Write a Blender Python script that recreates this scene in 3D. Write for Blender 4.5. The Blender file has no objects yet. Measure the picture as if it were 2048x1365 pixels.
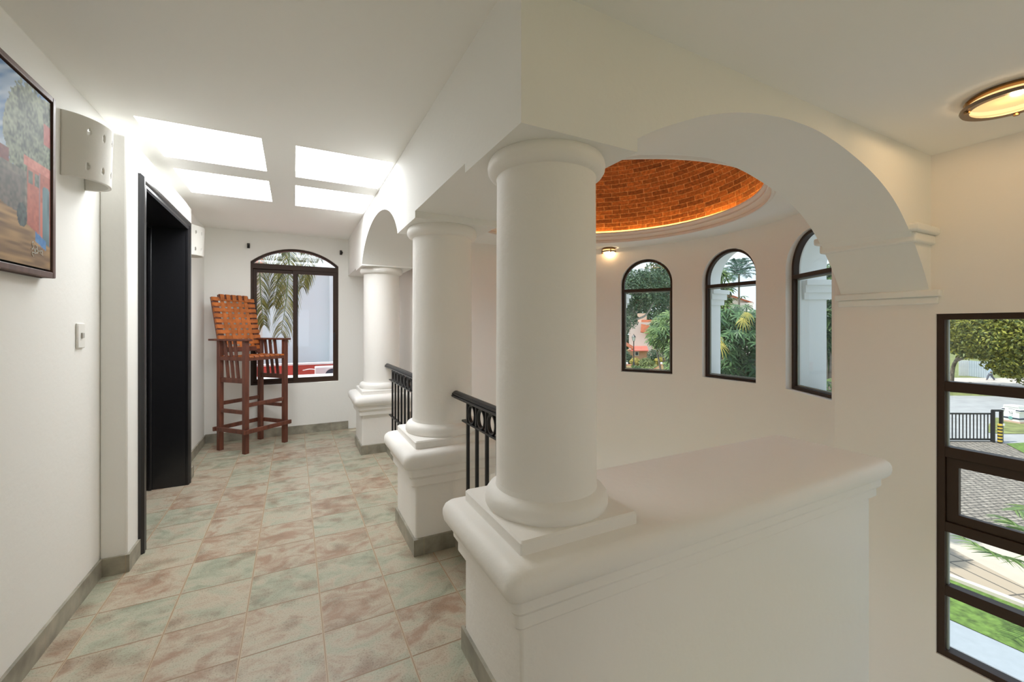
import bpy, bmesh, math, random
import numpy as np
from mathutils import Vector, Matrix
PI = math.pi
sin, cos, sqrt = math.sin, math.cos, math.sqrt
scene = bpy.context.scene
COL = scene.collection

# ------------------------------------------------------------------ camera
F_PX, VX, HY, EYE = 841.0, 588.0, 653.0, 1.30        # focal length in px, corridor vanishing point, horizon row, eye height
YAW = math.atan((1024 - VX) / F_PX)
cam_d = bpy.data.cameras.new('camera'); cam = bpy.data.objects.new('camera', cam_d); COL.objects.link(cam)
cam.location = (0, 0, EYE); cam.rotation_euler = (PI / 2, 0, -YAW)
cam_d.sensor_width = 36; cam_d.lens = F_PX / 2048 * 36; cam_d.shift_y = (HY - 682.5) / 2048
cam_d.clip_start = 0.05; cam_d.clip_end = 400
scene.camera = cam
# ------------------------------------------------------------------ exposure, sky, sun
vs = scene.view_settings
vs.view_transform = 'Standard'; vs.look = 'None'; vs.gamma = 1.0; vs.exposure = 0.58; vs.use_curve_mapping = False
scene.cycles.max_bounces = 14; scene.cycles.diffuse_bounces = 8; scene.cycles.transparent_max_bounces = 16
scene.cycles.use_denoising = True; scene.cycles.sample_clamp_indirect = 6.0
SKY_STRENGTH, SUN_STRENGTH = 1.12, 3.2
PANE_STRENGTH, LAMP_STRENGTH, LED_STRENGTH = 8.3, 0.6, 19.0
world = bpy.data.worlds.new('sky'); scene.world = world; world.use_nodes = True
wn, wl = world.node_tree.nodes, world.node_tree.links
bg = wn['Background']; bg.inputs['Strength'].default_value = SKY_STRENGTH
tc = wn.new('ShaderNodeTexCoord'); sp = wn.new('ShaderNodeSeparateXYZ'); wl.new(tc.outputs['Generated'], sp.inputs[0])
rz = wn.new('ShaderNodeValToRGB'); wl.new(sp.outputs['Z'], rz.inputs[0])
rz.color_ramp.elements[0].position = 0.0; rz.color_ramp.elements[0].color = (0.75, 0.83, 0.88, 1)
rz.color_ramp.elements[1].position = 0.6; rz.color_ramp.elements[1].color = (0.36, 0.58, 0.86, 1)
cn = wn.new('ShaderNodeTexNoise'); cn.inputs['Scale'].default_value = 5.0; cn.inputs['Detail'].default_value = 5
wl.new(tc.outputs['Generated'], cn.inputs['Vector'])
cr = wn.new('ShaderNodeValToRGB'); cr.color_ramp.elements[0].position = 0.42; cr.color_ramp.elements[1].position = 0.62
wl.new(cn.outputs[0], cr.inputs[0])
cm = wn.new('ShaderNodeMix'); cm.data_type = 'RGBA'; wl.new(cr.outputs[0], cm.inputs[0]); wl.new(rz.outputs[0], cm.inputs[6])
cm.inputs[7].default_value = (0.95, 0.97, 1.0, 1); wl.new(cm.outputs[2], bg.inputs[0])
sun_d = bpy.data.lights.new('sun', 'SUN'); sun = bpy.data.objects.new('sun', sun_d); COL.objects.link(sun)
sun_d.energy = SUN_STRENGTH; sun_d.angle = 0.012; sun_d.color = (1, 0.95, 0.86)
sun.rotation_euler = Vector((-0.45, 0.16, 0.88)).to_track_quat('Z', 'Y').to_euler()
sun.location = (-4, 6, 14)

# ------------------------------------------------------------------ helpers
class MB:
    """collects vertices and faces of one mesh"""
    def __init__(s): s.v = []; s.f = []; s.uv = None
    def add(s, vs, fs):
        n = len(s.v); s.v += [tuple(p) for p in vs]; s.f += [tuple(i + n for i in q) for q in fs]; return s
    def quad(s, a, b, c, d): return s.add([a, b, c, d], [(0, 1, 2, 3)])
    def box(s, x0, x1, y0, y1, z0, z1, m=None):
        p = [(x, y, z) for z in (z0, z1) for y in (y0, y1) for x in (x0, x1)]
        if m is not None: p = [tuple(m @ Vector(q)) for q in p]
        return s.add(p, [(0, 2, 3, 1), (4, 5, 7, 6), (0, 1, 5, 4), (2, 6, 7, 3), (0, 4, 6, 2), (1, 3, 7, 5)])
    def bar(s, a, b, w, h, up=(0, 0, 1)):
        a, b = Vector(a), Vector(b); t = (b - a).normalized(); u = Vector(up)
        if abs(t.dot(u)) > 0.99: u = Vector((0, 1, 0))
        r = t.cross(u).normalized(); u = r.cross(t)
        p = [q + r * (i * w / 2) + u * (j * h / 2) for q in (a, b) for j in (-1, 1) for i in (-1, 1)]
        return s.add(p, [(0, 2, 3, 1), (4, 5, 7, 6), (0, 1, 5, 4), (2, 6, 7, 3), (0, 4, 6, 2), (1, 3, 7, 5)])
    def tube(s, pts, r, n=10, caps=True, closed=False):
        pts = [Vector(p) for p in pts]; N = len(pts); rs = r if isinstance(r, (list, tuple)) else [r] * N
        rings = []; prev = None
        for i, p in enumerate(pts):
            a = pts[(i - 1) % N] if (closed or i > 0) else p; b = pts[(i + 1) % N] if (closed or i < N - 1) else p
            t = (b - a).normalized()
            if prev is None:
                u = t.orthogonal().normalized()
            else:
                u = (prev - t * prev.dot(t)).normalized()
            prev = u; w = t.cross(u)
            rings.append([p + (u * cos(2 * PI * k / n) + w * sin(2 * PI * k / n)) * rs[i] for k in range(n)])
        V = [q for g in rings for q in g]; fs = []
        for i in range(N if closed else N - 1):
            j = (i + 1) % N
            for k in range(n):
                fs.append((i * n + k, i * n + (k + 1) % n, j * n + (k + 1) % n, j * n + k))
        if caps and not closed:
            fs.append(tuple(range(n))[::-1]); fs.append(tuple((N - 1) * n + k for k in range(n)))
        return s.add(V, fs)
    def lathe(s, prof, cx, cy, n=64, a0=0.0, a1=2 * PI):
        full = abs(a1 - a0 - 2 * PI) < 1e-6; m = n if full else n + 1
        V = [(cx + r * cos(a0 + (a1 - a0) * k / n), cy + r * sin(a0 + (a1 - a0) * k / n), z) for r, z in prof for k in range(m)]
        fs = []
        for i in range(len(prof) - 1):
            for k in range(n):
                l = (k + 1) % m
                fs.append((i * m + k, i * m + l, (i + 1) * m + l, (i + 1) * m + k))
        return s.add(V, fs)
    def loft_rect(s, x0, x1, y0, y1, prof, cap_top=True, cap_bot=False, r=0.0, nr=4):
        """profile of (outward offset, z) swept round a rectangle with slightly rounded corners"""
        def ring(o, z):
            if r <= 0: return [(x0 - o, y0 - o, z), (x1 + o, y0 - o, z), (x1 + o, y1 + o, z), (x0 - o, y1 + o, z)]
            R = r + max(o, 0) * 0.35; out = []
            for cx, cy, b in ((x0 - o + R, y0 - o + R, PI), (x1 + o - R, y0 - o + R, 1.5 * PI), (x1 + o - R, y1 + o - R, 0), (x0 - o + R, y1 + o - R, .5 * PI)):
                for k in range(nr + 1):
                    t = b + .5 * PI * k / nr; out.append((cx + R * cos(t), cy + R * sin(t), z))
            return out
        rings = [ring(o, z) for o, z in prof]; m = len(rings[0]); V = [p for g in rings for p in g]; fs = []
        for i in range(len(prof) - 1):
            for k in range(m):
                l = (k + 1) % m; fs.append((i * m + k, i * m + l, (i + 1) * m + l, (i + 1) * m + k))
        if cap_top: fs.append(tuple((len(prof) - 1) * m + k for k in range(m)))
        if cap_bot: fs.append(tuple(range(m))[::-1])
        return s.add(V, fs)
    def strip(s, path, lo, hi):
        """vertical wall over a plan path, between two height lists"""
        for i in range(len(path) - 1):
            if hi[i] - lo[i] < 1e-5 and hi[i + 1] - lo[i + 1] < 1e-5: continue
            (xa, ya), (xb, yb) = path[i], path[i + 1]
            if abs(xa - xb) + abs(ya - yb) < 1e-6: continue
            s.quad((xa, ya, lo[i]), (xb, yb, lo[i + 1]), (xb, yb, hi[i + 1]), (xa, ya, hi[i]))
        return s
    def extrude_poly(s, pts, vec):
        """a closed outline (3-D points) pushed along vec"""
        n = len(pts); v = Vector(vec); a = [Vector(p) for p in pts]
        return s.add(a + [p + v for p in a], [tuple(range(n))[::-1], tuple(range(n, 2 * n))] + [(i, (i + 1) % n, n + (i + 1) % n, n + i) for i in range(n)])

def root_loc(o):
    v = Vector((0, 0, 0))
    while o is not None: v += o.location; o = o.parent
    return v
def smooth(me, ang=35):
    me.polygons.foreach_set('use_smooth', [True] * len(me.polygons))
    try: me.set_sharp_from_angle(angle=math.radians(ang))
    except Exception: pass
def obj(name, mb, m, parent=None, local=False, sm=True, ang=35, bev=0.0, weld=True, origin=None):
    off = Vector((0, 0, 0)) if (local or parent is None) else root_loc(parent)
    if parent is None and origin is not None: off = Vector(origin)
    me = bpy.data.meshes.new(name)
    me.from_pydata([tuple(Vector(p) - off) for p in mb.v], [], mb.f)
    if weld:
        b = bmesh.new(); b.from_mesh(me); bmesh.ops.remove_doubles(b, verts=b.verts, dist=1e-5)
        bmesh.ops.recalc_face_normals(b, faces=b.faces); b.to_mesh(me); b.free()
    if sm: smooth(me, ang)
    if m is not None: me.materials.append(m)
    o = bpy.data.objects.new(name, me); COL.objects.link(o)
    if parent is not None: o.parent = parent
    elif origin is not None: o.location = origin
    if bev > 0:
        bm_ = o.modifiers.new('round', 'BEVEL'); bm_.width = bev; bm_.segments = 3; bm_.limit_method = 'ANGLE'; bm_.angle_limit = math.radians(40); bm_.harden_normals = False
    return o
def tag(o, label, cat, group=None, kind=None):
    o['label'] = label; o['category'] = cat
    if group: o['group'] = group
    if kind: o['kind'] = kind
    return o
def thing(name, label, cat, loc=(0, 0, 0), rotz=0, group=None, kind=None):
    o = bpy.data.objects.new(name, None); COL.objects.link(o); o.empty_display_size = .1
    o.location = loc; o.rotation_euler = (0, 0, rotz)
    return tag(o, label, cat, group, kind)
def struct(o, label, cat): return tag(o, label, cat, None, 'structure')

# ------------------------------------------------------------------ materials
def nodes(m): return m.node_tree.nodes, m.node_tree.links
def mat(name, rgb, rough=0.5, metal=0.0, noise=0.0, nscale=8.0, bump=0.0, bscale=40.0, spec=0.5, emit=None, estr=0.0):
    m = bpy.data.materials.new(name); m.use_nodes = True; n, l = nodes(m); b = n['Principled BSDF']
    b.inputs['Base Color'].default_value = (*rgb, 1); b.inputs['Roughness'].default_value = rough; b.inputs['Metallic'].default_value = metal
    b.inputs['Specular IOR Level'].default_value = spec
    if emit: b.inputs['Emission Color'].default_value = (*emit, 1); b.inputs['Emission Strength'].default_value = estr
    co = n.new('ShaderNodeTexCoord')
    if noise > 0:
        t = n.new('ShaderNodeTexNoise'); t.inputs['Scale'].default_value = nscale; t.inputs['Detail'].default_value = 5; l.new(co.outputs['Object'], t.inputs['Vector'])
        r = n.new('ShaderNodeValToRGB'); r.color_ramp.elements[0].position = .3; r.color_ramp.elements[1].position = .7
        r.color_ramp.elements[0].color = (*[max(0, c * (1 - noise)) for c in rgb], 1); r.color_ramp.elements[1].color = (*[min(1, c * (1 + noise)) for c in rgb], 1)
        l.new(t.outputs[0], r.inputs[0]); l.new(r.outputs[0], b.inputs['Base Color'])
    if bump > 0:
        t = n.new('ShaderNodeTexNoise'); t.inputs['Scale'].default_value = bscale; t.inputs['Detail'].default_value = 4; l.new(co.outputs['Object'], t.inputs['Vector'])
        k = n.new('ShaderNodeBump'); k.inputs['Strength'].default_value = bump; k.inputs['Distance'].default_value = .01; l.new(t.outputs[0], k.inputs['Height']); l.new(k.outputs[0], b.inputs['Normal'])
    return m
def emitter(name, rgb, strength):
    m = bpy.data.materials.new(name); m.use_nodes = True; n, l = nodes(m); n.remove(n['Principled BSDF'])
    e = n.new('ShaderNodeEmission'); e.inputs[0].default_value = (*rgb, 1); e.inputs[1].default_value = strength
    l.new(e.outputs[0], n['Material Output'].inputs[0]); return m
def glass(name, tint):
    m = bpy.data.materials.new(name); m.use_nodes = True; n, l = nodes(m); n.remove(n['Principled BSDF'])
    t = n.new('ShaderNodeBsdfTransparent'); t.inputs[0].default_value = (*tint, 1)
    g = n.new('ShaderNodeBsdfGlossy'); g.inputs['Roughness'].default_value = .02; g.inputs[0].default_value = (.9, .95, 1, 1)
    x = n.new('ShaderNodeMixShader'); x.inputs[0].default_value = .05
    l.new(t.outputs[0], x.inputs[1]); l.new(g.outputs[0], x.inputs[2]); l.new(x.outputs[0], n['Material Output'].inputs[0]); return m
def foliage_mat(name, dark, light, trans=0.25):
    m = bpy.data.materials.new(name); m.use_nodes = True; n, l = nodes(m); b = n['Principled BSDF']
    g = n.new('ShaderNodeNewGeometry'); r = n.new('ShaderNodeValToRGB'); r.color_ramp.elements[0].color = (*dark, 1); r.color_ramp.elements[1].color = (*light, 1)
    l.new(g.outputs['Random Per Island'], r.inputs[0]); l.new(r.outputs[0], b.inputs['Base Color']); b.inputs['Roughness'].default_value = .5
    t = n.new('ShaderNodeBsdfTranslucent'); l.new(r.outputs[0], t.inputs[0]); x = n.new('ShaderNodeMixShader'); x.inputs[0].default_value = trans
    l.new(b.outputs[0], x.inputs[1]); l.new(t.outputs[0], x.inputs[2]); l.new(x.outputs[0], n['Material Output'].inputs[0]); return m
def wood(name, a, b_, scale=3.0, rough=.4, axis=(1, 1, .12)):
    m = bpy.data.materials.new(name); m.use_nodes = True; n, l = nodes(m); b = n['Principled BSDF']; b.inputs['Roughness'].default_value = rough
    co = n.new('ShaderNodeTexCoord'); mp = n.new('ShaderNodeMapping'); mp.inputs['Scale'].default_value = axis; l.new(co.outputs['Object'], mp.inputs[0])
    t = n.new('ShaderNodeTexNoise'); t.inputs['Scale'].default_value = scale * 12; t.inputs['Detail'].default_value = 6; t.inputs['Distortion'].default_value = .6; l.new(mp.outputs[0], t.inputs[0])
    r = n.new('ShaderNodeValToRGB'); r.color_ramp.elements[0].color = (*a, 1); r.color_ramp.elements[1].color = (*b_, 1); r.color_ramp.elements[0].position = .3; r.color_ramp.elements[1].position = .7
    l.new(t.outputs[0], r.inputs[0]); l.new(r.outputs[0], b.inputs['Base Color']); return m
def mth(n, l, op, a, b=None, c=None):
    k = n.new('ShaderNodeMath'); k.operation = op
    for i, x in enumerate((a, b, c)):
        if x is None: continue
        if isinstance(x, (int, float)): k.inputs[i].default_value = x
        else: l.new(x, k.inputs[i])
    return k.outputs[0]
def mixc(n, l, fac, a, b):
    k = n.new('ShaderNodeMix'); k.data_type = 'RGBA'
    for i, x in ((0, fac), (6, a), (7, b)):
        if isinstance(x, (int, float)): k.inputs[i].default_value = x
        elif isinstance(x, tuple): k.inputs[i].default_value = (*x, 1)
        else: l.new(x, k.inputs[i])
    return k.outputs[2]

def tile_mat():
    """30 cm stone-look tiles, green and rose, with tan grout"""
    m = bpy.data.materials.new('floor_tile'); m.use_nodes = True; n, l = nodes(m); b = n['Principled BSDF']
    co = n.new('ShaderNodeTexCoord'); s = n.new('ShaderNodeSeparateXYZ'); l.new(co.outputs['Object'], s.inputs[0])
    x = mth(n, l, 'DIVIDE', mth(n, l, 'ADD', s.outputs[0], .79 + 3), .30); y = mth(n, l, 'DIVIDE', mth(n, l, 'ADD', s.outputs[1], 6 - 1.95), .30)
    fx, fy = mth(n, l, 'FRACT', x), mth(n, l, 'FRACT', y)
    ex = mth(n, l, 'SUBTRACT', .5, mth(n, l, 'ABSOLUTE', mth(n, l, 'SUBTRACT', fx, .5)))
    ey = mth(n, l, 'SUBTRACT', .5, mth(n, l, 'ABSOLUTE', mth(n, l, 'SUBTRACT', fy, .5)))
    cid = n.new('ShaderNodeCombineXYZ'); l.new(mth(n, l, 'FLOOR', x), cid.inputs[0]); l.new(mth(n, l, 'FLOOR', y), cid.inputs[1])
    wnz = n.new('ShaderNodeTexWhiteNoise'); wnz.noise_dimensions = '3D'; l.new(cid.outputs[0], wnz.inputs['Vector'])
    # each tile reads its own patch of the mottling
    ofs = n.new('ShaderNodeVectorMath'); ofs.operation = 'MULTIPLY_ADD'; l.new(wnz.outputs['Color'], ofs.inputs[0]); ofs.inputs[1].default_value = (9, 9, 9); l.new(co.outputs['Object'], ofs.inputs[2])
    mp = n.new('ShaderNodeMapping'); mp.inputs['Scale'].default_value = (.8, 1.15, 1); l.new(ofs.outputs[0], mp.inputs[0])
    n1 = n.new('ShaderNodeTexNoise'); n1.inputs['Scale'].default_value = 8; n1.inputs['Detail'].default_value = 6; n1.inputs['Roughness'].default_value = .62; n1.inputs['Distortion'].default_value = .8; l.new(mp.outputs[0], n1.inputs[0])
    n2 = n.new('ShaderNodeTexNoise'); n2.inputs['Scale'].default_value = 7; n2.inputs['Detail'].default_value = 4; l.new(ofs.outputs[0], n2.inputs[0])
    n3 = n.new('ShaderNodeTexNoise'); n3.inputs['Scale'].default_value = 150; n3.inputs['Detail'].default_value = 3; n3.inputs['Roughness'].default_value = .7; l.new(co.outputs['Object'], n3.inputs[0])
    tone = mth(n, l, 'ADD', mth(n, l, 'MULTIPLY_ADD', wnz.outputs['Value'], .26, .08), mth(n, l, 'MULTIPLY', n1.outputs[0], 1.0))
    r = n.new('ShaderNodeValToRGB'); e = r.color_ramp.elements; e[0].position = .42; e[0].color = (.26, .285, .205, 1); e[1].position = .92; e[1].color = (.36, .24, .165, 1)
    k = e.new(.60); k.color = (.40, .40, .30, 1); k = e.new(.74); k.color = (.47, .41, .31, 1)
    l.new(tone, r.inputs[0])
    stain = n.new('ShaderNodeValToRGB'); stain.color_ramp.elements[0].position = .50; stain.color_ramp.elements[1].position = .75; l.new(n2.outputs[0], stain.inputs[0])
    c1 = mixc(n, l, mth(n, l, 'MULTIPLY', stain.outputs[0], .72), r.outputs[0], (.235, .145, .09))
    speck = n.new('ShaderNodeValToRGB'); speck.color_ramp.elements[0].position = .53; speck.color_ramp.elements[1].position = .62; l.new(n3.outputs[0], speck.inputs[0])
    sm_ = mth(n, l, 'MULTIPLY', speck.outputs[0], mth(n, l, 'ADD', .38, mth(n, l, 'MULTIPLY', stain.outputs[0], .55)))
    c2 = mixc(n, l, sm_, c1, (.16, .105, .07))
    gx = mth(n, l, 'LESS_THAN', ex, .014); gx2 = mth(n, l, 'LESS_THAN', ex, .004); gy = mth(n, l, 'LESS_THAN', ey, .010)
    c3 = mixc(n, l, gy, c2, (.26, .17, .10)); c4 = mixc(n, l, gx, c3, (.46, .35, .235)); c5 = mixc(n, l, gx2, c4, (.25, .165, .10))
    l.new(c5, b.inputs['Base Color']); b.inputs['Roughness'].default_value = .42
    hgt = mth(n, l, 'MULTIPLY', mth(n, l, 'SUBTRACT', 1.0, mth(n, l, 'MAXIMUM', gx, gy)), 1.0)
    h2 = mth(n, l, 'ADD', hgt, mth(n, l, 'MULTIPLY', n1.outputs[0], .5))
    bp = n.new('ShaderNodeBump'); bp.inputs['Strength'].default_value = .35; bp.inputs['Distance'].default_value = .004; l.new(h2, bp.inputs['Height']); l.new(bp.outputs[0], b.inputs['Normal'])
    return m
def skirting_mat():
    m = mat('skirting_tile', (.32, .30, .24), .45, noise=.35, nscale=9); n, l = nodes(m); b = n['Principled BSDF']
    co = n.new('ShaderNodeTexCoord'); s = n.new('ShaderNodeSeparateXYZ'); l.new(co.outputs['Object'], s.inputs[0])
    def g(o, sh): 
        f = mth(n, l, 'FRACT', mth(n, l, 'DIVIDE', mth(n, l, 'ADD', o, sh), .30)); return mth(n, l, 'LESS_THAN', f, .012)
    src = b.inputs['Base Color'].links[0].from_socket
    ln = mth(n, l, 'MAXIMUM', g(s.outputs[0], 3.79 - .0), g(s.outputs[1], 6.05))
    l.new(mixc(n, l, mth(n, l, 'MULTIPLY', ln, .6), src, (.42, .33, .22)), b.inputs['Base Color']); return m
def dome_brick_mat():
    m = bpy.data.materials.new('dome_brick'); m.use_nodes = True; n, l = nodes(m); b = n['Principled BSDF']; b.inputs['Roughness'].default_value = .85
    uv = n.new('ShaderNodeUVMap'); uv.uv_map = 'UVMap'
    nz = n.new('ShaderNodeTexNoise'); nz.inputs['Scale'].default_value = 9; l.new(uv.outputs[0], nz.inputs[0])
    wv = n.new('ShaderNodeVectorMath'); wv.operation = 'MULTIPLY_ADD'; l.new(nz.outputs['Color'], wv.inputs[0]); wv.inputs[1].default_value = (.010, .011, 0); l.new(uv.outputs[0], wv.inputs[2])
    t = n.new('ShaderNodeTexBrick'); l.new(wv.outputs[0], t.inputs['Vector']); t.inputs['Scale'].default_value = 1
    t.inputs['Brick Width'].default_value = .155; t.inputs['Row Height'].default_value = .047; t.inputs['Mortar Size'].default_value = .0026; t.inputs['Mortar Smooth'].default_value = .25; t.inputs['Bias'].default_value = 0
    t.inputs['Color1'].default_value = (.15, .040, .013, 1); t.inputs['Color2'].default_value = (.33, .110, .036, 1); t.inputs['Mortar'].default_value = (.46, .27, .15, 1)
    n2 = n.new('ShaderNodeTexNoise'); n2.inputs['Scale'].default_value = 38; n2.inputs['Detail'].default_value = 5; l.new(uv.outputs[0], n2.inputs[0])
    r = n.new('ShaderNodeValToRGB'); r.color_ramp.elements[0].position = .3; r.color_ramp.elements[0].color = (.5, .45, .42, 1); r.color_ramp.elements[1].position = .68; r.color_ramp.elements[1].color = (1.15, 1.1, 1.05, 1); l.new(n2.outputs[0], r.inputs[0])
    k = n.new('ShaderNodeMix'); k.data_type = 'RGBA'; k.blend_type = 'MULTIPLY'; k.inputs[0].default_value = 1; l.new(t.outputs['Color'], k.inputs[6]); l.new(r.outputs[0], k.inputs[7]); l.new(k.outputs[2], b.inputs['Base Color'])
    bp = n.new('ShaderNodeBump'); bp.inputs['Strength'].default_value = .7; bp.inputs['Distance'].default_value = .012; bp.invert = True; l.new(t.outputs['Fac'], bp.inputs['Height']); l.new(bp.outputs[0], b.inputs['Normal'])
    return m
def paver_mat(name, c1, c2, mort, w, h, off=.5, rot=0.0, ms=.012, warp=0.0):
    m = bpy.data.materials.new(name); m.use_nodes = True; n, l = nodes(m); b = n['Principled BSDF']; b.inputs['Roughness'].default_value = .9
    co = n.new('ShaderNodeTexCoord'); mp = n.new('ShaderNodeMapping'); mp.inputs['Rotation'].default_value = (0, 0, rot); l.new(co.outputs['Object'], mp.inputs[0])
    t = n.new('ShaderNodeTexBrick'); t.inputs['Scale'].default_value = 1; t.inputs['Brick Width'].default_value = w
    nz = n.new('ShaderNodeTexNoise'); nz.inputs['Scale'].default_value = 5; l.new(co.outputs['Object'], nz.inputs[0])
    wv = n.new('ShaderNodeVectorMath'); wv.operation = 'MULTIPLY_ADD'; l.new(nz.outputs['Color'], wv.inputs[0]); wv.inputs[1].default_value = (warp, warp, 0); l.new(mp.outputs[0], wv.inputs[2]); l.new(wv.outputs[0], t.inputs[0]); t.inputs['Row Height'].default_value = h
    t.offset = off; t.inputs['Mortar Size'].default_value = ms; t.inputs['Color1'].default_value = (*c1, 1); t.inputs['Color2'].default_value = (*c2, 1); t.inputs['Mortar'].default_value = (*mort, 1)
    l.new(t.outputs['Color'], b.inputs['Base Color']); return m

M_WALL = mat('white_plaster', (.865, .86, .83), .75, bump=.10, bscale=35, spec=.25)
M_WARM = mat('warm_lit_plaster', (.87, .825, .785), .75, bump=.10, bscale=35, spec=.25)  # white plaster with the pinkish tint of the warm light put into its colour
M_COLUMN = mat('white_column_paint', (.87, .845, .805), .55, bump=.22, bscale=28, spec=.35)
M_CEIL = mat('white_ceiling', (.91, .905, .875), .85, spec=.2)
M_TILE = tile_mat(); M_SKIRT = skirting_mat(); M_BRICK = dome_brick_mat()
M_IRON = mat('black_iron', (.018, .018, .02), .38, metal=.3)
M_ALU = mat('brown_aluminium', (.042, .022, .014), .5, spec=.3)
M_ALU_LT = mat('grey_gasket', (.30, .33, .30), .5)
M_BLACK = mat('black_lacquer', (.010, .010, .012), .28, spec=.6)
M_GLASS = glass('window_glass', (.86, .92, .93))
M_WOOD = wood('red_brown_wood', (.085, .026, .016), (.19, .062, .036), 2.2)
M_LEATHER = mat('tan_leather', (.47, .135, .028), .45, noise=.3, nscale=14, bump=.1, bscale=60)
M_BRASS = mat('bronze_metal', (.36, .22, .10), .3, metal=.9)
def lamp_mat():
    m = bpy.data.materials.new('lamp_glass'); m.use_nodes = True; n, l = nodes(m); n.remove(n['Principled BSDF'])
    e = n.new('ShaderNodeEmission'); e.inputs[0].default_value = (1, .64, .30, 1); e.inputs[1].default_value = LAMP_STRENGTH
    t = n.new('ShaderNodeBsdfTransparent'); t.inputs[0].default_value = (.6, .55, .45, 1); a = n.new('ShaderNodeAddShader')
    l.new(e.outputs[0], a.inputs[0]); l.new(t.outputs[0], a.inputs[1]); l.new(a.outputs[0], n['Material Output'].inputs[0]); return m
M_LAMP = lamp_mat(); M_LAMP_EDGE = emitter('lamp_glass_edge', (1, .62, .26), 1.0)
M_LED = emitter('led_glow', (1.0, .56, .13), LED_STRENGTH)
M_CLAY = mat('white_clay', (.78, .765, .72), .8, bump=.08)
M_PLASTIC = mat('white_plastic', (.80, .79, .75), .35)
def pane_mat():
    m = bpy.data.materials.new('skylight_acrylic'); m.use_nodes = True; n, l = nodes(m); n.remove(n['Principled BSDF'])
    e = n.new('ShaderNodeEmission'); e.inputs[0].default_value = (.96, .985, 1, 1); e.inputs[1].default_value = PANE_STRENGTH
    t = n.new('ShaderNodeBsdfTransparent'); t.inputs[0].default_value = (.05, .05, .05, 1); a = n.new('ShaderNodeAddShader')
    l.new(e.outputs[0], a.inputs[0]); l.new(t.outputs[0], a.inputs[1]); l.new(a.outputs[0], n['Material Output'].inputs[0]); return m
M_PANE = pane_mat()

# ------------------------------------------------------------------ plan of the house (metres, floor of the landing z = 0)
XL, XA, XB, XR = -.895, .61, 1.08, 3.50           # left wall, the two faces of the arcade, right wall
YB, YREAR = 5.70, -2.6                            # end wall, wall behind the photographer
ZC, ZC2, ZROT, ZLOW = 2.40, 2.355, 2.26, -3.0     # ceilings and the ground floor
PED = .235; COLX = .845; COLY = (1.352, 2.60, 4.70)
RCX, RCY, RR = 2.31, 2.81, 1.68                   # rotunda
def lin(a, b, n): return [a + (b - a) * i / n for i in range(n + 1)]

# floor of the landing, its slab and the curb under the railings
f = MB(); f.quad((-1.15, YREAR, 0), (XA + .02, YREAR, 0), (XA + .02, 1.2, 0), (-1.15, 1.2, 0)); f.quad((-1.15, 1.2, 0), (.86, 1.2, 0), (.86, YB, 0), (-1.15, YB, 0))
f.quad((XA + .02, YREAR, 0), (XA + .02, YREAR, -.25), (XA + .02, 1.2, -.25), (XA + .02, 1.2, 0))
struct(obj('floor', f, M_TILE), 'landing floor of green and rose stone-look tiles with tan grout', 'floor')
f = MB(); f.quad((-1.2, YREAR, ZLOW), (5, YREAR, ZLOW), (5, YB, ZLOW), (-1.2, YB, ZLOW))
struct(obj('floor_lower', f, mat('lower_floor_tile', (.5, .46, .4), .4)), 'ground-floor tiles far below inside the round stair hall', 'floor')
f = MB()
for a, b in ((COLY[0] + PED, COLY[1] - PED), (COLY[1] + PED, COLY[2] - PED), (COLY[2] + PED, YB)): f.box(.857, XB, a, b, -.25, .13)
struct(obj('trim_1', f, M_WALL), 'low white curb under the black railings along the landing edge', 'curb')

# left wall with the door block
w = MB(); w.strip([(XL, YREAR), (XL, 2.93)], [0, 0], [ZC, ZC]); w.strip([(XL, 2.93), (XL, 4.49)], [2.3, 2.3], [ZC, ZC]); w.strip([(XL + .012, 4.49), (XL + .012, YB)], [0, 0], [ZC, ZC])
w.strip([(-1.2, YREAR), (-1.2, 5.8)], [-.1, -.1], [ZC + .1] * 2)
struct(obj('wall_left', w, M_WALL, sm=False), 'long white corridor wall carrying the painting and the clay sconces', 'wall')
DX, DY0, DY1, DZ = -.785, 3.14, 4.30, 2.115
w = MB(); B0, B1, BT = 2.918, 4.50, 2.317
w.box(XL, DX, B0, DY0, 0, BT); w.box(XL, DX, DY1, B1, 0, BT); w.box(XL, DX, DY0, DY1, DZ, BT)
struct(obj('wall_door_surround', w, M_WALL, bev=.012), 'white wall block standing proud around the black doorway', 'wall')
# door: casing, lining, stop, leaf
door = thing('door_1', 'black panelled door deep in its glossy black frame on the left wall', 'door', (DX, 3.72, 0), kind='structure')
def casing_path(o): return [(DY0 + .025 - o, 0), (DY0 + .025 - o, DZ - .02 + o), (DY1 - .025 + o, DZ - .02 + o), (DY1 - .025 + o, 0)]
c = MB(); prof = [(0, 0), (0, .016), (.012, .022), (.03, .018), (.045, .026), (.062, .026), (.075, .012), (.075, 0)]
for i in range(len(prof) - 1):
    p, q = casing_path(prof[i][0]), casing_path(prof[i + 1][0]); h0, h1 = DX + prof[i][1], DX + prof[i + 1][1]
    for k in range(3): c.quad((h0, *p[k]), (h0, *p[k + 1]), (h1, *q[k + 1]), (h1, *q[k]))
obj('casing', c, M_BLACK, door)
c = MB(); D0, D1, DT, XI = DY0 + .025, DY1 - .025, DZ - .02, DX - .29
c.box(XI, DX + .003, DY0 + .001, D0, 0, DZ - .001); c.box(XI, DX + .003, D1, DY1 - .001, 0, DZ - .001); c.box(XI, DX + .003, D0, D1, DT, DZ - .001)
obj('lining', c, M_BLACK, door)
c = MB(); c.box(DX - .235, DX - .215, D0, D0 + .018, 0, DT); c.box(DX - .235, DX - .215, D1 - .018, D1, 0, DT); c.box(DX - .235, DX - .215, D0, D1, DT - .018, DT)
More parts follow.
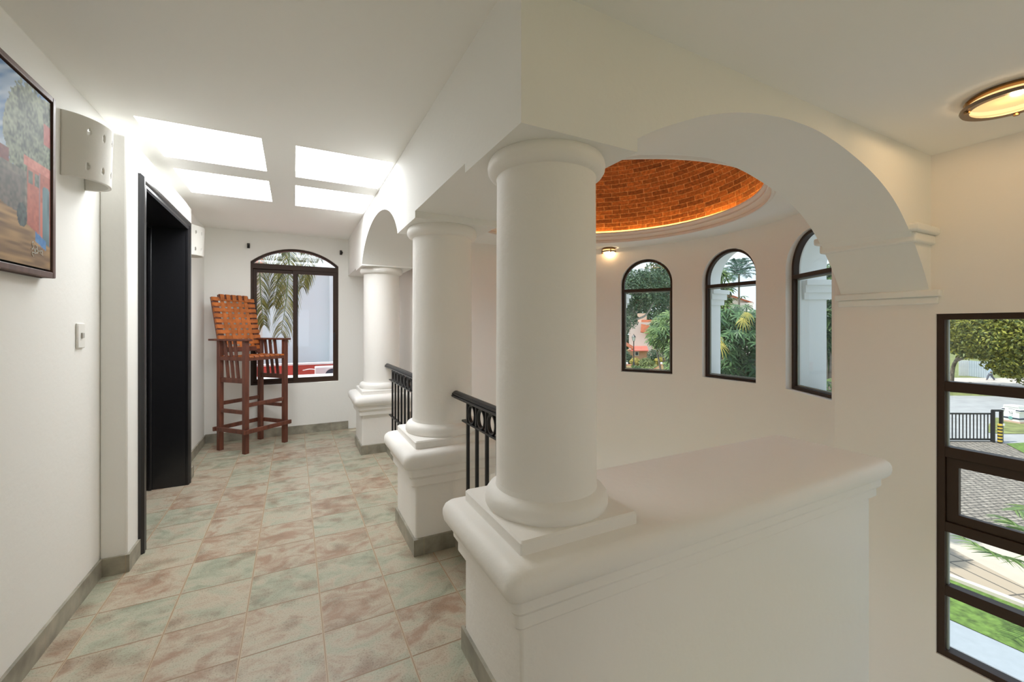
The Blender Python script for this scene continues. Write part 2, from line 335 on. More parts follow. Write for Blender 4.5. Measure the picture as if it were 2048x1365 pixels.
obj('door_stop', c, M_BLACK, door, bev=.004)
c = MB(); c.box(XI, XI + .04, D0, D1, .008, DT)
for z0, z1 in ((.15, .95), (1.1, 1.95)):
    for y0, y1 in ((D0 + .12, 3.66), (3.78, D1 - .12)): c.loft_rect(0, 0, 0, 0, [(0, 0)], False); c.box(XI + .04, XI + .048, y0, y1, z0, z1)
lf = obj('leaf', c, M_BLACK, door, bev=.004)
c = MB(); c.tube([(XI + .04, 3.24, 1.0), (XI + .085, 3.24, 1.0), (XI + .085, 3.34, 1.0)], .009); c.lathe([(0, 0)], 0, 0, 3)
obj('handle', c, M_BRASS, lf)

# end wall with the arched sliding window
W1Y0, W1Y1, W1Z0, W1ZS, W1ZA = -.447, .497, .612, 2.052, 2.232
def seg_arch(x): 
    hw = (W1Y1 - W1Y0) / 2; rise = W1ZA - W1ZS; R = (hw * hw + rise * rise) / (2 * rise); return W1ZA - R + sqrt(max(0, R * R - (x - (W1Y0 + W1Y1) / 2) ** 2))
xs = [-1.2] + lin(W1Y0, W1Y1, 24) + [XA + .5]
w = MB(); ins = [W1Y0 - 1e-6 <= x <= W1Y1 + 1e-6 for x in xs]
pth = [(x, YB) for x in xs]
for i in range(len(xs) - 1):
    a = pth[i:i + 2]
    if ins[i] and ins[i + 1]:
        w.strip(a, [0, 0], [W1Z0, W1Z0]); w.strip(a, [seg_arch(xs[i]), seg_arch(xs[i + 1])], [ZC, ZC])
    else: w.strip(a, [0, 0], [ZC, ZC])
outline1 = [(W1Y0, W1Z0), (W1Y1, W1Z0)] + [(x, seg_arch(x)) for x in lin(W1Y1, W1Y0, 24)]
for i in range(len(outline1)):
    (xa, za), (xb, zb) = outline1[i], outline1[(i + 1) % len(outline1)]
    w.quad((xa, YB, za), (xb, YB, zb), (xb, YB + .2, zb), (xa, YB + .2, za))
w.box(-1.6, 1.1, YB + .2, YB + .22, -.3, W1Z0); w.box(-1.6, W1Y0, YB + .2, YB + .22, W1Z0, 2.6); w.box(W1Y1, 1.1, YB + .2, YB + .22, W1Z0, 2.6)
struct(obj('wall_back', w, M_WALL, sm=False), 'white end wall of the corridor around the arched window', 'wall')

def frame_from_outline(pts, t, to3, depth, mb):
    """a closed bar of width t inside an outline; to3(u, z, d) gives the 3-D point"""
    n = len(pts); P2 = [Vector(p) for p in pts]; inn = []
    area = sum(P2[i].x * P2[(i + 1) % n].y - P2[(i + 1) % n].x * P2[i].y for i in range(n)); sg = 1 if area > 0 else -1
    for i in range(n):
        a, b, c_ = P2[i - 1], P2[i], P2[(i + 1) % n]
        d1 = (b - a).normalized(); d2 = (c_ - b).normalized(); n1 = Vector((-d1.y, d1.x)) * sg; n2 = Vector((-d2.y, d2.x)) * sg
        m_ = (n1 + n2).normalized(); inn.append(b + m_ * (t / max(.3, m_.dot(n1))))
    for i in range(n):
        j = (i + 1) % n
        o0, o1, i0, i1 = P2[i], P2[j], inn[i], inn[j]
        for (p, q, dp, dq) in ((o0, i0, 0, 0), (i0, i0, 0, 1), (i0, o0, 1, 1), (o0, o0, 1, 0)):
            pj = {id(o0): o1, id(i0): i1}
            mb.quad(to3(p.x, p.y, depth[dp]), to3(pj[id(p)].x, pj[id(p)].y, depth[dp]), to3(pj[id(q)].x, pj[id(q)].y, depth[dq]), to3(q.x, q.y, depth[dq]))
    return [(p.x, p.y) for p in inn]
def dedupe(pts):
    out = []
    for p in pts:
        if not out or (abs(p[0] - out[-1][0]) + abs(p[1] - out[-1][1])) > 1e-4: out.append(p)
    if abs(out[0][0] - out[-1][0]) + abs(out[0][1] - out[-1][1]) < 1e-4: out.pop()
    return out

win = thing('window_1', 'dark brown sliding window with a low arched top at the corridor end', 'window', (0, YB, W1Z0), kind='structure')
t3 = lambda u, z, d: (u, YB + d, z)
fm = MB(); inner = frame_from_outline(dedupe(outline1), .022, t3, (.03, .11), fm); fm.box(W1Y0 + .02, W1Y1 - .02, YB + .03, YB + .10, W1ZS - .075, W1ZS - .015)
obj('frame', fm, M_ALU, win, bev=.002)
ZT = W1ZS - .075
for nm, x0, x1, d in (('sash', W1Y0 + .018, .045, .06), ('sash', -.012, W1Y1 - .018, .035)):
    s_ = MB(); zz0 = W1Z0 + .02
    frame_from_outline([(x0, zz0), (x1, zz0), (x1, ZT), (x0, ZT)], .042, t3, (d, d + .025), s_)
    sh = obj(nm, s_, M_ALU, win, bev=.003)
    g = MB(); g.quad((x0 + .045, YB + d + .012, zz0 + .038), (x1 - .045, YB + d + .012, zz0 + .038), (x1 - .045, YB + d + .012, ZT - .045), (x0 + .045, YB + d + .012, ZT - .045)); obj('pane', g, M_GLASS, sh)
    if d < .05:
        k = MB(); k.box(x1 - .035, x1 - .02, YB + d - .012, YB + d, 1.12, 1.22); obj('latch', k, M_BLACK, sh)
g = MB(); top = [(x, seg_arch(x) - .02) for x in lin(W1Y1 - .03, W1Y0 + .03, 20) if seg_arch(x) - .02 > W1ZS - .03]
pts = [(W1Y0 + .03, W1ZS - .03), (W1Y1 - .03, W1ZS - .03)] + top
g.add([(x, YB + .07, z) for x, z in pts], [tuple(range(len(pts)))]); obj('arched_pane', g, M_GLASS, win)

# corridor ceiling with four skylights
SK = [(-.745, -.17, 2.86, 3.45), (-.745, -.17, 3.68, 4.27), (.01, .592, 2.88, 3.48), (.01, .592, 3.69, 4.31)]
xsb = sorted({XL - .4, XA + .02, *[v for s in SK for v in s[:2]]}); ysb = sorted({YREAR, YB, *[v for s in SK for v in s[2:]]})
ce = MB()
for i in range(len(xsb) - 1):
    for j in range(len(ysb) - 1):
        mx, my = (xsb[i] + xsb[i + 1]) / 2, (ysb[j] + ysb[j + 1]) / 2
        if any(a < mx < b and c0 < my < d0 for a, b, c0, d0 in SK): continue
        ce.quad((xsb[i], ysb[j], ZC), (xsb[i + 1], ysb[j], ZC), (xsb[i + 1], ysb[j + 1], ZC), (xsb[i], ysb[j + 1], ZC))
for a, b, c0, d0 in SK:
    for p, q in (((a, c0), (b, c0)), ((b, c0), (b, d0)), ((b, d0), (a, d0)), ((a, d0), (a, c0))): ce.quad((*p, ZC), (*q, ZC), (*q, ZC + .05), (*p, ZC + .05))
struct(obj('ceiling', ce, M_CEIL), 'white corridor ceiling pierced by four glowing skylights', 'ceiling')
sky_lab = ['large skylight panel nearest the clay sconce, front left of the four', 'rear left skylight panel of the four, beside the door block', 'front right skylight panel of the four, touching the arcade', 'rear right skylight panel of the four, closest to the arched window']
for (a, b, c0, d0), lb in zip(SK, sky_lab):
    g = MB(); g.quad((a, c0, ZC + .045), (b, c0, ZC + .045), (b, d0, ZC + .045), (a, d0, ZC + .045))
    o = obj('skylight', g, M_PANE, origin=((a + b) / 2, (c0 + d0) / 2, ZC + .045)); tag(o, lb, 'skylight', 'skylights in the corridor ceiling', 'thing')

# arcade over the columns
def arch23(y): return 1.80 + .43 * sqrt(max(0, 1 - ((y - 3.65) / .86) ** 2))
pr = [(1.117, 1.917), (1.587, 1.917), (1.587, 1.955), (2.37, 1.955), (2.37, 1.917), (2.83, 1.917)] + [(y, arch23(y)) for y in lin(2.83, 4.47, 40)] + [(4.47, 1.917), (4.93, 1.917), (4.93, 1.94), (5.70, 1.94)]
w = MB(); zt = [ZC + .1] * len(pr)
xin = lambda y: XB if y < 1.6 else 1.125
w.strip([(XA, y) for y, z in pr], [z for y, z in pr], zt); w.strip([(XB, y) for y, z in pr[:2]], [z for y, z in pr[:2]], zt[:2]); w.strip([(1.125, y) for y, z in pr[2:]], [z for y, z in pr[2:]], zt[2:])
for (ya, za), (yb, zb) in zip(pr, pr[1:]): w.quad((XA, ya, za), (xin((ya + yb) / 2), ya, za), (xin((ya + yb) / 2), yb, zb), (XA, yb, zb))
w.quad((XB, 1.587, 1.955), (1.125, 1.587, 1.955), (1.125, 1.587, ZC + .1), (XB, 1.587, ZC + .1))
w.quad((XA, 1.117, 1.917), (XB, 1.117, 1.917), (XB, 1.117, ZC + .1), (XA, 1.117, ZC + .1))
struct(obj('wall_arcade', w, M_WALL, ang=30), 'white arched beam wall carried by the three round columns', 'wall')
# the wide arch across to the right wall
ap = [(1.08, 1.966), (1.17, 2.015), (1.283, 2.066), (1.418, 2.122), (1.587, 2.175), (1.762, 2.213), (1.955, 2.237), (2.10, 2.243), (2.24, 2.239), (2.40, 2.218), (2.567, 2.183), (2.72, 2.142), (2.849, 2.096), (2.96, 2.045), (3.055, 1.987), (3.14, 1.92), (3.215, 1.852), (3.292, 1.77), (3.36, 1.69), (3.42, 1.61), (3.47, 1.53), (3.50, 1.455), (3.53, 1.36)]
def catmull(P, k=4):
    out = []
    for i in range(len(P) - 1):
        a, b, c_, d = P[max(i - 1, 0)], P[i], P[i + 1], P[min(i + 2, len(P) - 1)]
        for j in range(k):
            t = j / k; out.append(tuple(.5 * (2 * b[m] + (c_[m] - a[m]) * t + (2 * a[m] - 5 * b[m] + 4 * c_[m] - d[m]) * t * t + (3 * b[m] - a[m] - 3 * c_[m] + d[m]) * t ** 3) for m in (0, 1)))
    return out + [P[-1]]
ap = catmull(ap); w = MB(); YA0, YA1 = 1.117, 1.587
for y in (YA0, YA1): w.strip([(x, y) for x, z in ap], [z for x, z in ap], [ZC + .1] * len(ap))
for (xa, za), (xb, zb) in zip(ap, ap[1:]): w.quad((xa, YA0, za), (xb, YA0, zb), (xb, YA1, zb), (xa, YA1, za))
w.quad((XB, YA0, 1.917), (XB, YA1, 1.917), (XB, YA1, 1.966), (XB, YA0, 1.966))
struct(obj('wall_arch', w, M_WALL, ang=30), 'wide white arch spanning from the front column to the right wall', 'wall')
b_ = MB(); b_.box(3.20, XR + .01, 1.075, 1.63, 1.858, 1.905); b_.box(3.235, XR + .01, 1.095, 1.61, 1.80, 1.858)
struct(obj('trim_2', b_, M_WALL, bev=.012), 'upper white moulding band wrapped around the arch foot', 'moulding')
b_ = MB(); b_.box(3.462, XR + .01, 1.065, 1.625, 1.482, 1.525); b_.box(3.478, XR + .01, 1.08, 1.61, 1.437, 1.482)
struct(obj('trim_3', b_, M_WALL, bev=.009), 'lower white moulding band at the foot of the wide arch', 'moulding')

# right wall with the tall narrow window
V0, V1, VZ0, VZ1 = -.35, 1.095, -.708, 1.376
w = MB()
w.strip([(XR, YREAR), (XR, V0)], [ZLOW] * 2, [ZC2 + .1] * 2); w.strip([(XR, V1), (XR, 1.64)], [ZLOW] * 2, [ZC2 + .1] * 2)
w.strip([(XR, V0), (XR, V1)], [ZLOW] * 2, [VZ0] * 2); w.strip([(XR, V0), (XR, V1)], [VZ1] * 2, [ZC2 + .1] * 2)
for (a, za), (b, zb) in (((V0, VZ0), (V1, VZ0)), ((V1, VZ0), (V1, VZ1)), ((V1, VZ1), (V0, VZ1)), ((V0, VZ1), (V0, VZ0))): w.quad((XR, a, za), (XR, b, zb), (XR + .16, b, zb), (XR + .16, a, za))
struct(obj('wall_right', w, M_WARM), 'warm-light-tinted outer wall on the right holding the tall narrow window', 'wall')
win = thing('window_5', 'tall dark brown window of stacked panes at the right edge', 'window', (XR, .4, VZ0), kind='structure')
t3 = lambda u, z, d: (XR + d, u, z)
fm = MB(); frame_from_outline([(V0, VZ0), (V1, VZ0), (V1, VZ1), (V0, VZ1)], .036, t3, (.012, .085), fm)
for z0, z1 in ((.905, .965), (.505, .568), (.052, .112), (-.338, -.275)): fm.box(XR + .016, XR + .08, V0 + .02, V1 - .03, z0, z1)
obj('frame', fm, M_ALU, win, bev=.003)
fm = MB(); frame_from_outline([(V0 + .03, .112), (V1 - .036, .112), (V1 - .036, .505), (V0 + .03, .505)], .055, t3, (.03, .07), fm); sh = obj('vent_sash', fm, M_ALU, win, bev=.004)
g = MB(); g.quad((XR + .05, V0, .155), (XR + .05, V1 - .085, .155), (XR + .05, V1 - .085, .455), (XR + .05, V0, .455)); obj('pane', g, M_GLASS, sh)
for z0, z1 in ((.965, VZ1 - .036), (.568, .905), (-.275, .052), (VZ0 + .036, -.338)):
    g = MB(); g.quad((XR + .05, V0, z0), (XR + .05, V1 - .034, z0), (XR + .05, V1 - .034, z1), (XR + .05, V0, z1)); pn = obj('pane', g, M_GLASS, win)
    g = MB(); g.box(XR + .04, XR + .06, V1 - .045, V1 - .036, z0, z1); obj('gasket', g, M_ALU_LT, pn)

# rotunda wall with three round-headed windows
WIN = [(32.5, 'round-headed window farthest left in the curved wall, beside the small lamp'), (.5, 'middle round-headed window of the curved wall'), (-31.7, 'round-headed window partly hidden by the arch foot')]
HALF, SILL, SPR = 10.25, .745, 1.803
HW = RR * sin(math.radians(HALF))
def rtop(dev):  # height of the hole over an angular deviation (degrees)
    u = RR * sin(math.radians(dev)); return SPR + sqrt(max(0, HW * HW - u * u))
angs = [-44.9]
for c_, _ in sorted(WIN): angs += [c_ + math.degrees(math.asin(HW * cos(PI * i / 32) / RR)) for i in range(33)]
angs += lin(46, 90, 22); angs = sorted(set(round(a, 7) for a in angs)); full = [angs[0]]
for a in angs[1:]:
    n_ = max(1, int((a - full[-1]) / 2.2)); full += [full[-1] + (a - full[-1]) * (k + 1) / n_ for k in range(n_)] if n_ > 1 else [a]
w = MB(); rp = lambda a, r=RR: (RCX + r * cos(math.radians(a)), RCY + r * sin(math.radians(a)))
for a, b in zip(full, full[1:]):
    mid = (a + b) / 2; hit = [c_ for c_, _ in WIN if abs(mid - c_) < HALF - 1e-4]
    if hit:
        c_ = hit[0]; w.strip([rp(a), rp(b)], [ZLOW] * 2, [SILL] * 2); w.strip([rp(a), rp(b)], [rtop(a - c_), rtop(b - c_)], [2.7] * 2)
    else:
        for z0, z1 in ((ZLOW, SILL), (SILL, SPR), (SPR, 2.7)): w.strip([rp(a), rp(b)], [z0] * 2, [z1] * 2)
w.strip([(RCX, RCY + RR), (1.176, RCY + RR), (1.176, YB + .05)], [ZLOW] * 3, [2.7] * 3)
NICHE = .25
for c_, _ in WIN:
    an = math.radians(c_); e = Vector((cos(an), sin(an))); tn = Vector((-sin(an), cos(an)))
    ol = [(-HW, SILL), (HW, SILL)] + [(HW * cos(t), SPR + HW * sin(t)) for t in lin(0, PI, 32)]; ol = dedupe(ol)
    def r3(u, z, d, e=e, tn=tn): q = Vector((RCX, RCY)) + tn * u + e * d; return (q.x, q.y, z)
    for i in range(len(ol)):
        (ua, za), (ub, zb) = ol[i], ol[(i + 1) % len(ol)]
        w.quad(r3(ua, za, sqrt(RR * RR - ua * ua)), r3(ub, zb, sqrt(RR * RR - ub * ub)), r3(ub, zb, RR + .10), r3(ua, za, RR + .10))
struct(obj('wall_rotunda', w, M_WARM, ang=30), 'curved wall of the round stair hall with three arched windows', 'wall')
# deep outer niches of the curved facade, with an impost band on each jamb
w = MB()
for c_, _ in WIN:
    an = math.radians(c_); e = Vector((cos(an), sin(an))); tn = Vector((-sin(an), cos(an))); H2 = HW + .05
    def r3(u, z, d, e=e, tn=tn): q = Vector((RCX, RCY)) + tn * u + e * d; return (q.x, q.y, z)
    ol = dedupe([(-H2, SILL - .03), (H2, SILL - .03)] + [(H2 * cos(t), SPR + H2 * sin(t)) for t in lin(0, PI, 32)])
    for i in range(len(ol)):
        (ua, za), (ub, zb) = ol[i], ol[(i + 1) % len(ol)]
        w.quad(r3(ua, za, RR + .10), r3(ub, zb, RR + .10), r3(ub, zb, RR + .10 + NICHE), r3(ua, za, RR + .10 + NICHE))
    mt = Matrix(((tn.x, e.x, 0, RCX), (tn.y, e.y, 0, RCY), (0, 0, 1, 0), (0, 0, 0, 1)))
    for sg in (-1, 1):
        for k, (z0, z1) in enumerate(((1.54, 1.60), (1.60, 1.665), (1.665, 1.71))):
            p_ = (.02, .04, .06)[k]; u0, u1 = sorted((sg * (H2 - p_), sg * (H2 + .12)))
            w.box(u0, u1, RR + .15, RR + .12 + NICHE + p_, z0, z1, mt)
        w.box(*sorted((sg * (H2 + .004), sg * (H2 + .12))), RR + .105, RR + .10 + NICHE, -1, 2.6, mt)
    w.box(-H2, H2, RR + .10, RR + .12 + NICHE, -1, SILL - .03, mt)
struct(obj('wall_rotunda_facade', w, mat('white_facade', (.90, .91, .90), .8), ang=30), 'white outer face of the round stair hall seen through its windows', 'wall')
for k, (c_, lb) in enumerate(WIN):
    an = math.radians(c_); e = Vector((cos(an), sin(an))); tn = Vector((-sin(an), cos(an)))
    DD = RR + .012
    def r3(u, z, d, e=e, tn=tn): q = Vector((RCX, RCY)) + tn * u + e * (DD + d); return (q.x, q.y, z)
    c3 = r3(0, SILL, 0); win = thing('window_%d' % (k + 2), lb, 'window', c3, kind='structure')
    H2 = HW - .004
    ol = dedupe([(-H2, SILL + .004), (H2, SILL + .004)] + [(H2 * cos(t), SPR + H2 * sin(t)) for t in lin(0, PI, 32)])
    fm = MB(); inn = frame_from_outline(ol, .026, r3, (.01, .06), fm)
    mt = Matrix(((tn.x, e.x, 0, RCX), (tn.y, e.y, 0, RCY), (0, 0, 1, 0), (0, 0, 0, 1)))
    fm.box(-H2 + .01, H2 - .01, DD + .005, DD + .055, 1.715, 1.75, mt)
    obj('frame', fm, M_ALU, win, bev=.002)
    g = MB(); g.add([r3(u, z, .045) for u, z in inn], [tuple(range(len(inn)))]); obj('pane', g, M_GLASS, win)
    g = MB(); frame_from_outline([(-H2 + .03, SILL + .034), (H2 - .03, SILL + .034), (H2 - .03, 1.712), (-H2 + .03, 1.712)], .010, r3, (.04, .055), g); obj('gasket', g, M_ALU_LT, win)

# rotunda ceiling ring, cornice, LED cove and brick dome
QX, QY = 2.36, 2.83
def bound(t):
    d = Vector((cos(t), sin(t))); best = 9
    # curved wall
    ox, oy = QX - RCX, QY - RCY; B = ox * d.x + oy * d.y; C_ = ox * ox + oy * oy - (RR + .02) ** 2; q = -B + sqrt(B * B - C_)
    px, py = QX + d.x * q, QY + d.y * q
    if px > RCX - .02 or py < 0: best = q
    for lim, comp, pos in ((XB - .02, d.x, QX), (YA1 - .02, d.y, QY)):
        if comp < -1e-6: best = min(best, (lim - pos) / comp)
    if d.y > 1e-6 and px <= RCX: best = min(best, (RCY + RR + .02 - QY) / d.y)
    if d.x > 1e-6 and d.y < 0: best = min(best, max((XR + .02 - QX) / d.x, q) if QY + d.y * q > 1.6 else (XR + .02 - QX) / d.x)
    return best
ce = MB(); N = 180; R0 = 1.215
for k in range(N):
    a, b = 2 * PI * k / N, 2 * PI * (k + 1) / N; ra, rb = max(bound(a), R0 + .002), max(bound(b), R0 + .002)
    ce.quad((QX + R0 * cos(a), QY + R0 * sin(a), ZROT), (QX + R0 * cos(b), QY + R0 * sin(b), ZROT), (QX + rb * cos(b), QY + rb * sin(b), ZROT), (QX + ra * cos(a), QY + ra * sin(a), ZROT))
ce.quad((XB - .02, RCY + RR, ZROT), (1.19, RCY + RR, ZROT), (1.19, YB + .05, ZROT), (XB - .02, YB + .05, ZROT))
struct(obj('ceiling_rotunda', ce, M_CEIL), 'flat white ceiling ring around the brick dome', 'ceiling')
c = MB(); c.lathe([(1.245, ZROT), (1.232, ZROT - .012), (1.215, ZROT - .012), (1.212, ZROT + .012), (1.222, ZROT + .02), (1.205, ZROT + .045), (1.185, ZROT + .075), (1.175, ZROT + .085), (1.175, ZROT + .098), (1.192, ZROT + .098), (1.192, ZROT + .05), (1.256, ZROT + .05), (1.256, ZROT + .131)], QX, QY, 128)
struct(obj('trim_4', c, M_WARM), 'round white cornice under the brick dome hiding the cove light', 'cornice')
c = MB(); c.tube([(QX + 1.218 * cos(2 * PI * k / 96), QY + 1.218 * sin(2 * PI * k / 96), ZROT + .066) for k in range(96)], .011, 8, closed=True)
tag(obj('led_strip', c, M_LED, origin=(QX, QY, ZROT + .05)), 'glowing amber light strip hidden along the top of the dome cornice', 'light')
dm = MB(); RD, HD = 1.255, 1.02; prof = [(RD * cos(t), ZROT + .130 + HD * sin(t)) for t in lin(0, PI / 2, 36)]
dm.lathe(prof, QX, QY, 128)
o = obj('ceiling_dome', dm, M_BRICK, weld=False); struct(o, 'red brick dome over the round stair hall, lit amber from its rim', 'ceiling')
uvl = o.data.uv_layers.new(name='UVMap'); s_acc = [0]
for i in range(1, len(prof)): s_acc.append(s_acc[-1] + sqrt((prof[i][0] - prof[i - 1][0]) ** 2 + (prof[i][1] - prof[i - 1][1]) ** 2))
for p in o.data.polygons:
    ks = [v % 128 for v in p.vertices]; wrap = max(ks) - min(ks) > 64
    for li, vi in zip(p.loop_indices, p.vertices):
        i, k = vi // 128, vi % 128; k2 = k + 128 if (wrap and k < 64) else k
        # keep courses of bricks near true size while the rings shrink
        uvl.data[li].uv = (k2 / 128 * 2 * PI * (1.05 if i < 40 else .6) , s_acc[i])
# ceiling over the stair, walls behind the photographer
ce = MB(); ce.quad((XA, YREAR, ZC2), (XR + .02, YREAR, ZC2), (XR + .02, YA0 + .02, ZC2), (XA, YA0 + .02, ZC2)); ce.quad((XA, YREAR, ZC2), (XA, YREAR, ZC + .02), (XA, YA0, ZC + .02), (XA, YA0, ZC2))
struct(obj('ceiling_stair', ce, M_CEIL), 'white ceiling over the stair with the oval-looking lamp', 'ceiling')
w = MB(); O0, O1, OZ0, OZ1 = 1.4, 2.8, .75, 1.7  # both openings in this unseen wall are added to let in fill daylight
w.strip([(-.7, YREAR), (.4, YREAR)], [ZLOW] * 2, [.7] * 2); w.strip([(-.7, YREAR), (.4, YREAR)], [1.8] * 2, [ZC + .1] * 2); w.strip([(.4, YREAR), (O0, YREAR)], [ZLOW] * 2, [ZC + .1] * 2); w.strip([(-1.25, YREAR), (-.7, YREAR)], [ZLOW] * 2, [ZC + .1] * 2); w.strip([(O1, YREAR), (XR + .1, YREAR)], [ZLOW] * 2, [ZC + .1] * 2)
w.strip([(O0, YREAR), (O1, YREAR)], [ZLOW] * 2, [OZ0] * 2); w.strip([(O0, YREAR), (O1, YREAR)], [OZ1] * 2, [ZC + .1] * 2)
struct(obj('wall_front', w, M_WALL), 'white wall behind the photographer with added openings for fill daylight', 'wall')

# baseboards
sk = MB(); SH = .092
sk.box(XL, XL + .012, YREAR, 2.906, 0, SH); sk.box(XL, DX + .012, 2.906, 2.918, 0, SH); sk.box(DX, DX + .012, 2.918, 3.09, 0, SH); sk.box(DX, DX + .012, 4.355, 4.512, 0, SH); sk.box(XL + .012, DX + .012, 4.50, 4.512, 0, SH); sk.box(XL + .012, XL + .024, 4.512, YB, 0, SH)
struct(obj('baseboard_left', sk, M_SKIRT), 'grey-green tile baseboard along the left wall and door block', 'baseboard')
sk = MB(); sk.box(XL + .024, XA, YB - .012, YB, 0, .10); struct(obj('baseboard_back', sk, M_SKIRT), 'grey-green tile baseboard under the arched window', 'baseboard')
sk = MB()
for a, b in ((COLY[0] + PED, COLY[1] - PED), (COLY[1] + PED, COLY[2] - PED), (COLY[2] + PED, YB - .012)): sk.box(.845, .857, a + .012, b - .012, 0, SH)
struct(obj('baseboard_right', sk, M_SKIRT), 'grey-green tile baseboard on the curb below the railings', 'baseboard')

# ------------------------------------------------------------------ columns and the half wall
CAP = [(0, .392), (.022, .396), (.026, .402), (.026, .440), (.034, .446), (.042, .458), (.042, .498), (.056, .502), (.066, .508), (.075, .522), (.079, .542), (.078, .562), (.071, .580), (.058, .592), (.040, .599), (.0, .602), (-.05, .602)]
SHAFT = [(.223, .645), (.229, .655), (.230, .670), (.226, .686), (.216, .700), (.200, .706), (.190, .712), (.188, .730), (.187, 1.30), (.185, 1.842), (.187, 1.850), (.198, 1.853), (.210, 1.860), (.218, 1.873), (.220, 1.888), (.217, 1.903), (.210, 1.917)]
def column(y, label, pedestal=True):
    x = COLX; t = thing('column', label, 'column', (x, y, 0 if pedestal else .602), group='round white columns carrying the arcade', kind='thing')
    x0, x1, y0, y1 = x - PED, x + PED, y - PED, y + PED
    if pedestal:
        m_ = MB(); m_.loft_rect(x0, x1, y0, y1, [(0, 0)] + CAP, r=.012); obj('pedestal', m_, M_COLUMN, t, ang=28)
        m_ = MB(); m_.loft_rect(x0, x1, y0, y1, [(0, 0), (.011, 0), (.011, SH), (0, SH + .004)], False); obj('tile_skirting', m_, M_SKIRT, t)
    m_ = MB(); m_.loft_rect(x0, x1, y0, y1, [(0, .600), (0, .638), (-.006, .645), (-.03, .646)], r=.008); obj('plinth', m_, M_COLUMN, t, ang=28)
    m_ = MB(); m_.lathe(SHAFT[:8], x, y, 72); obj('base_ring', m_, M_COLUMN, t, ang=50)
    m_ = MB(); m_.lathe(SHAFT[7:11], x, y, 72); obj('shaft', m_, M_COLUMN, t, ang=50)
    m_ = MB(); m_.lathe(SHAFT[10:], x, y, 72); obj('capital', m_, M_COLUMN, t, ang=50)
    return t
column(COLY[2], 'slim-looking white round column on a pedestal nearest the arched window')
column(COLY[1], 'middle white round column on its own moulded pedestal between two railings')
column(COLY[0], 'large white round column standing on the near end of the half wall', False)
PX1 = 2.735
hw_ = thing('half_wall', 'white half wall with thick moulded coping under the front column', 'half wall', (1.7, COLY[0], 0), kind='thing')
m_ = MB(); m_.loft_rect(XA, PX1, COLY[0] - PED, COLY[0] + PED, [(0, ZLOW), (0, .392)], False, r=.012); obj('wall_body', m_, M_COLUMN, hw_, ang=28)
m_ = MB(); m_.loft_rect(XA, PX1, COLY[0] - PED, COLY[0] + PED, CAP, r=.012); obj('coping', m_, M_COLUMN, hw_, ang=28)
m_ = MB(); m_.loft_rect(XA, XA + .25, COLY[0] - PED, COLY[0] + PED, [(.0, 0), (.011, 0), (.011, SH), (0, SH + .004)], False)
m_ = MB(); m_.box(XA - .012, XA, COLY[0] - PED, COLY[0] + PED + .012, 0, SH); m_.box(XA, .857, COLY[0] + PED, COLY[0] + PED + .012, 0, SH); obj('tile_skirting', m_, M_SKIRT, hw_)

# ------------------------------------------------------------------ railings
def railing(ya, yb, first, label, n, zl=.395):
    x = .87; t = thing('railing', label, 'railing', (x, (ya + yb) / 2, .13), group='black iron railings of the landing')
    m_ = MB(); pr_ = [(-.014, .868), (-.016, .874), (-.027, .876), (-.030, .882), (-.027, .888), (-.022, .889), (-.027, .893), (-.025, .899), (-.018, .900), (-.016, .906), (-.006, .911), (.006, .911), (.016, .906), (.018, .900), (.025, .899), (.027, .893), (.022, .889), (.027, .888), (.030, .882), (.027, .876), (.016, .874), (.014, .868)]
    m_.extrude_poly([(x + a, ya, z) for a, z in pr_], (0, yb - ya, 0)); obj('handrail', m_, M_IRON, t, ang=20)
    m_ = MB(); m_.box(x - .012, x + .012, ya + .14, yb - .14, .752, .762); obj('upper_bar', m_, M_IRON, t)
    m_ = MB(); m_.box(x - .012, x + .012, ya + .14, yb - .14, zl, zl + .01); obj('lower_bar', m_, M_IRON, t)
    ys = [first - .131 * k for k in range(n)]
    for i, y in enumerate(ys):
        m_ = MB(); m_.box(x - .008, x + .008, y - .008, y + .008, .128, .870); obj('baluster', m_, M_IRON, t)
        if i < n - 1:
            m_ = MB(); yc = y - .0655; rg = [(x, yc + .046 * cos(2 * PI * k / 28), .815 + .050 * sin(2 * PI * k / 28)) for k in range(28)]
            for s_ in range(28):
                a, b = s_ * 2 * PI / 28, (s_ + 1) * 2 * PI / 28
                q = lambda r_, an, dx: (x + dx, yc + r_ * .92 * cos(an), .815 + r_ * sin(an))
                for (r0, x0, r1, x1) in ((.044, -.009, .044, .009), (.053, -.009, .053, .009), (.044, -.009, .053, -.009), (.044, .009, .053, .009)):
                    m_.quad(q(r0, a, x0), q(r0, b, x0), q(r1, b, x1), q(r1, a, x1))
            obj('ring', m_, M_IRON, t)
railing(1.54, 2.425, 2.217, 'black iron railing with rings between the front and middle columns', 4, .22)
railing(2.775, 4.522, 4.261, 'longer black iron railing between the middle and far columns', 10)

# ------------------------------------------------------------------ tall chair
CC = (-.388, 5.341); AU = math.atan2(.667, .745)
ch = thing('bar_chair', 'tall red-brown wooden chair with woven tan leather seat and back', 'chair', (CC[0], CC[1], 0), AU)
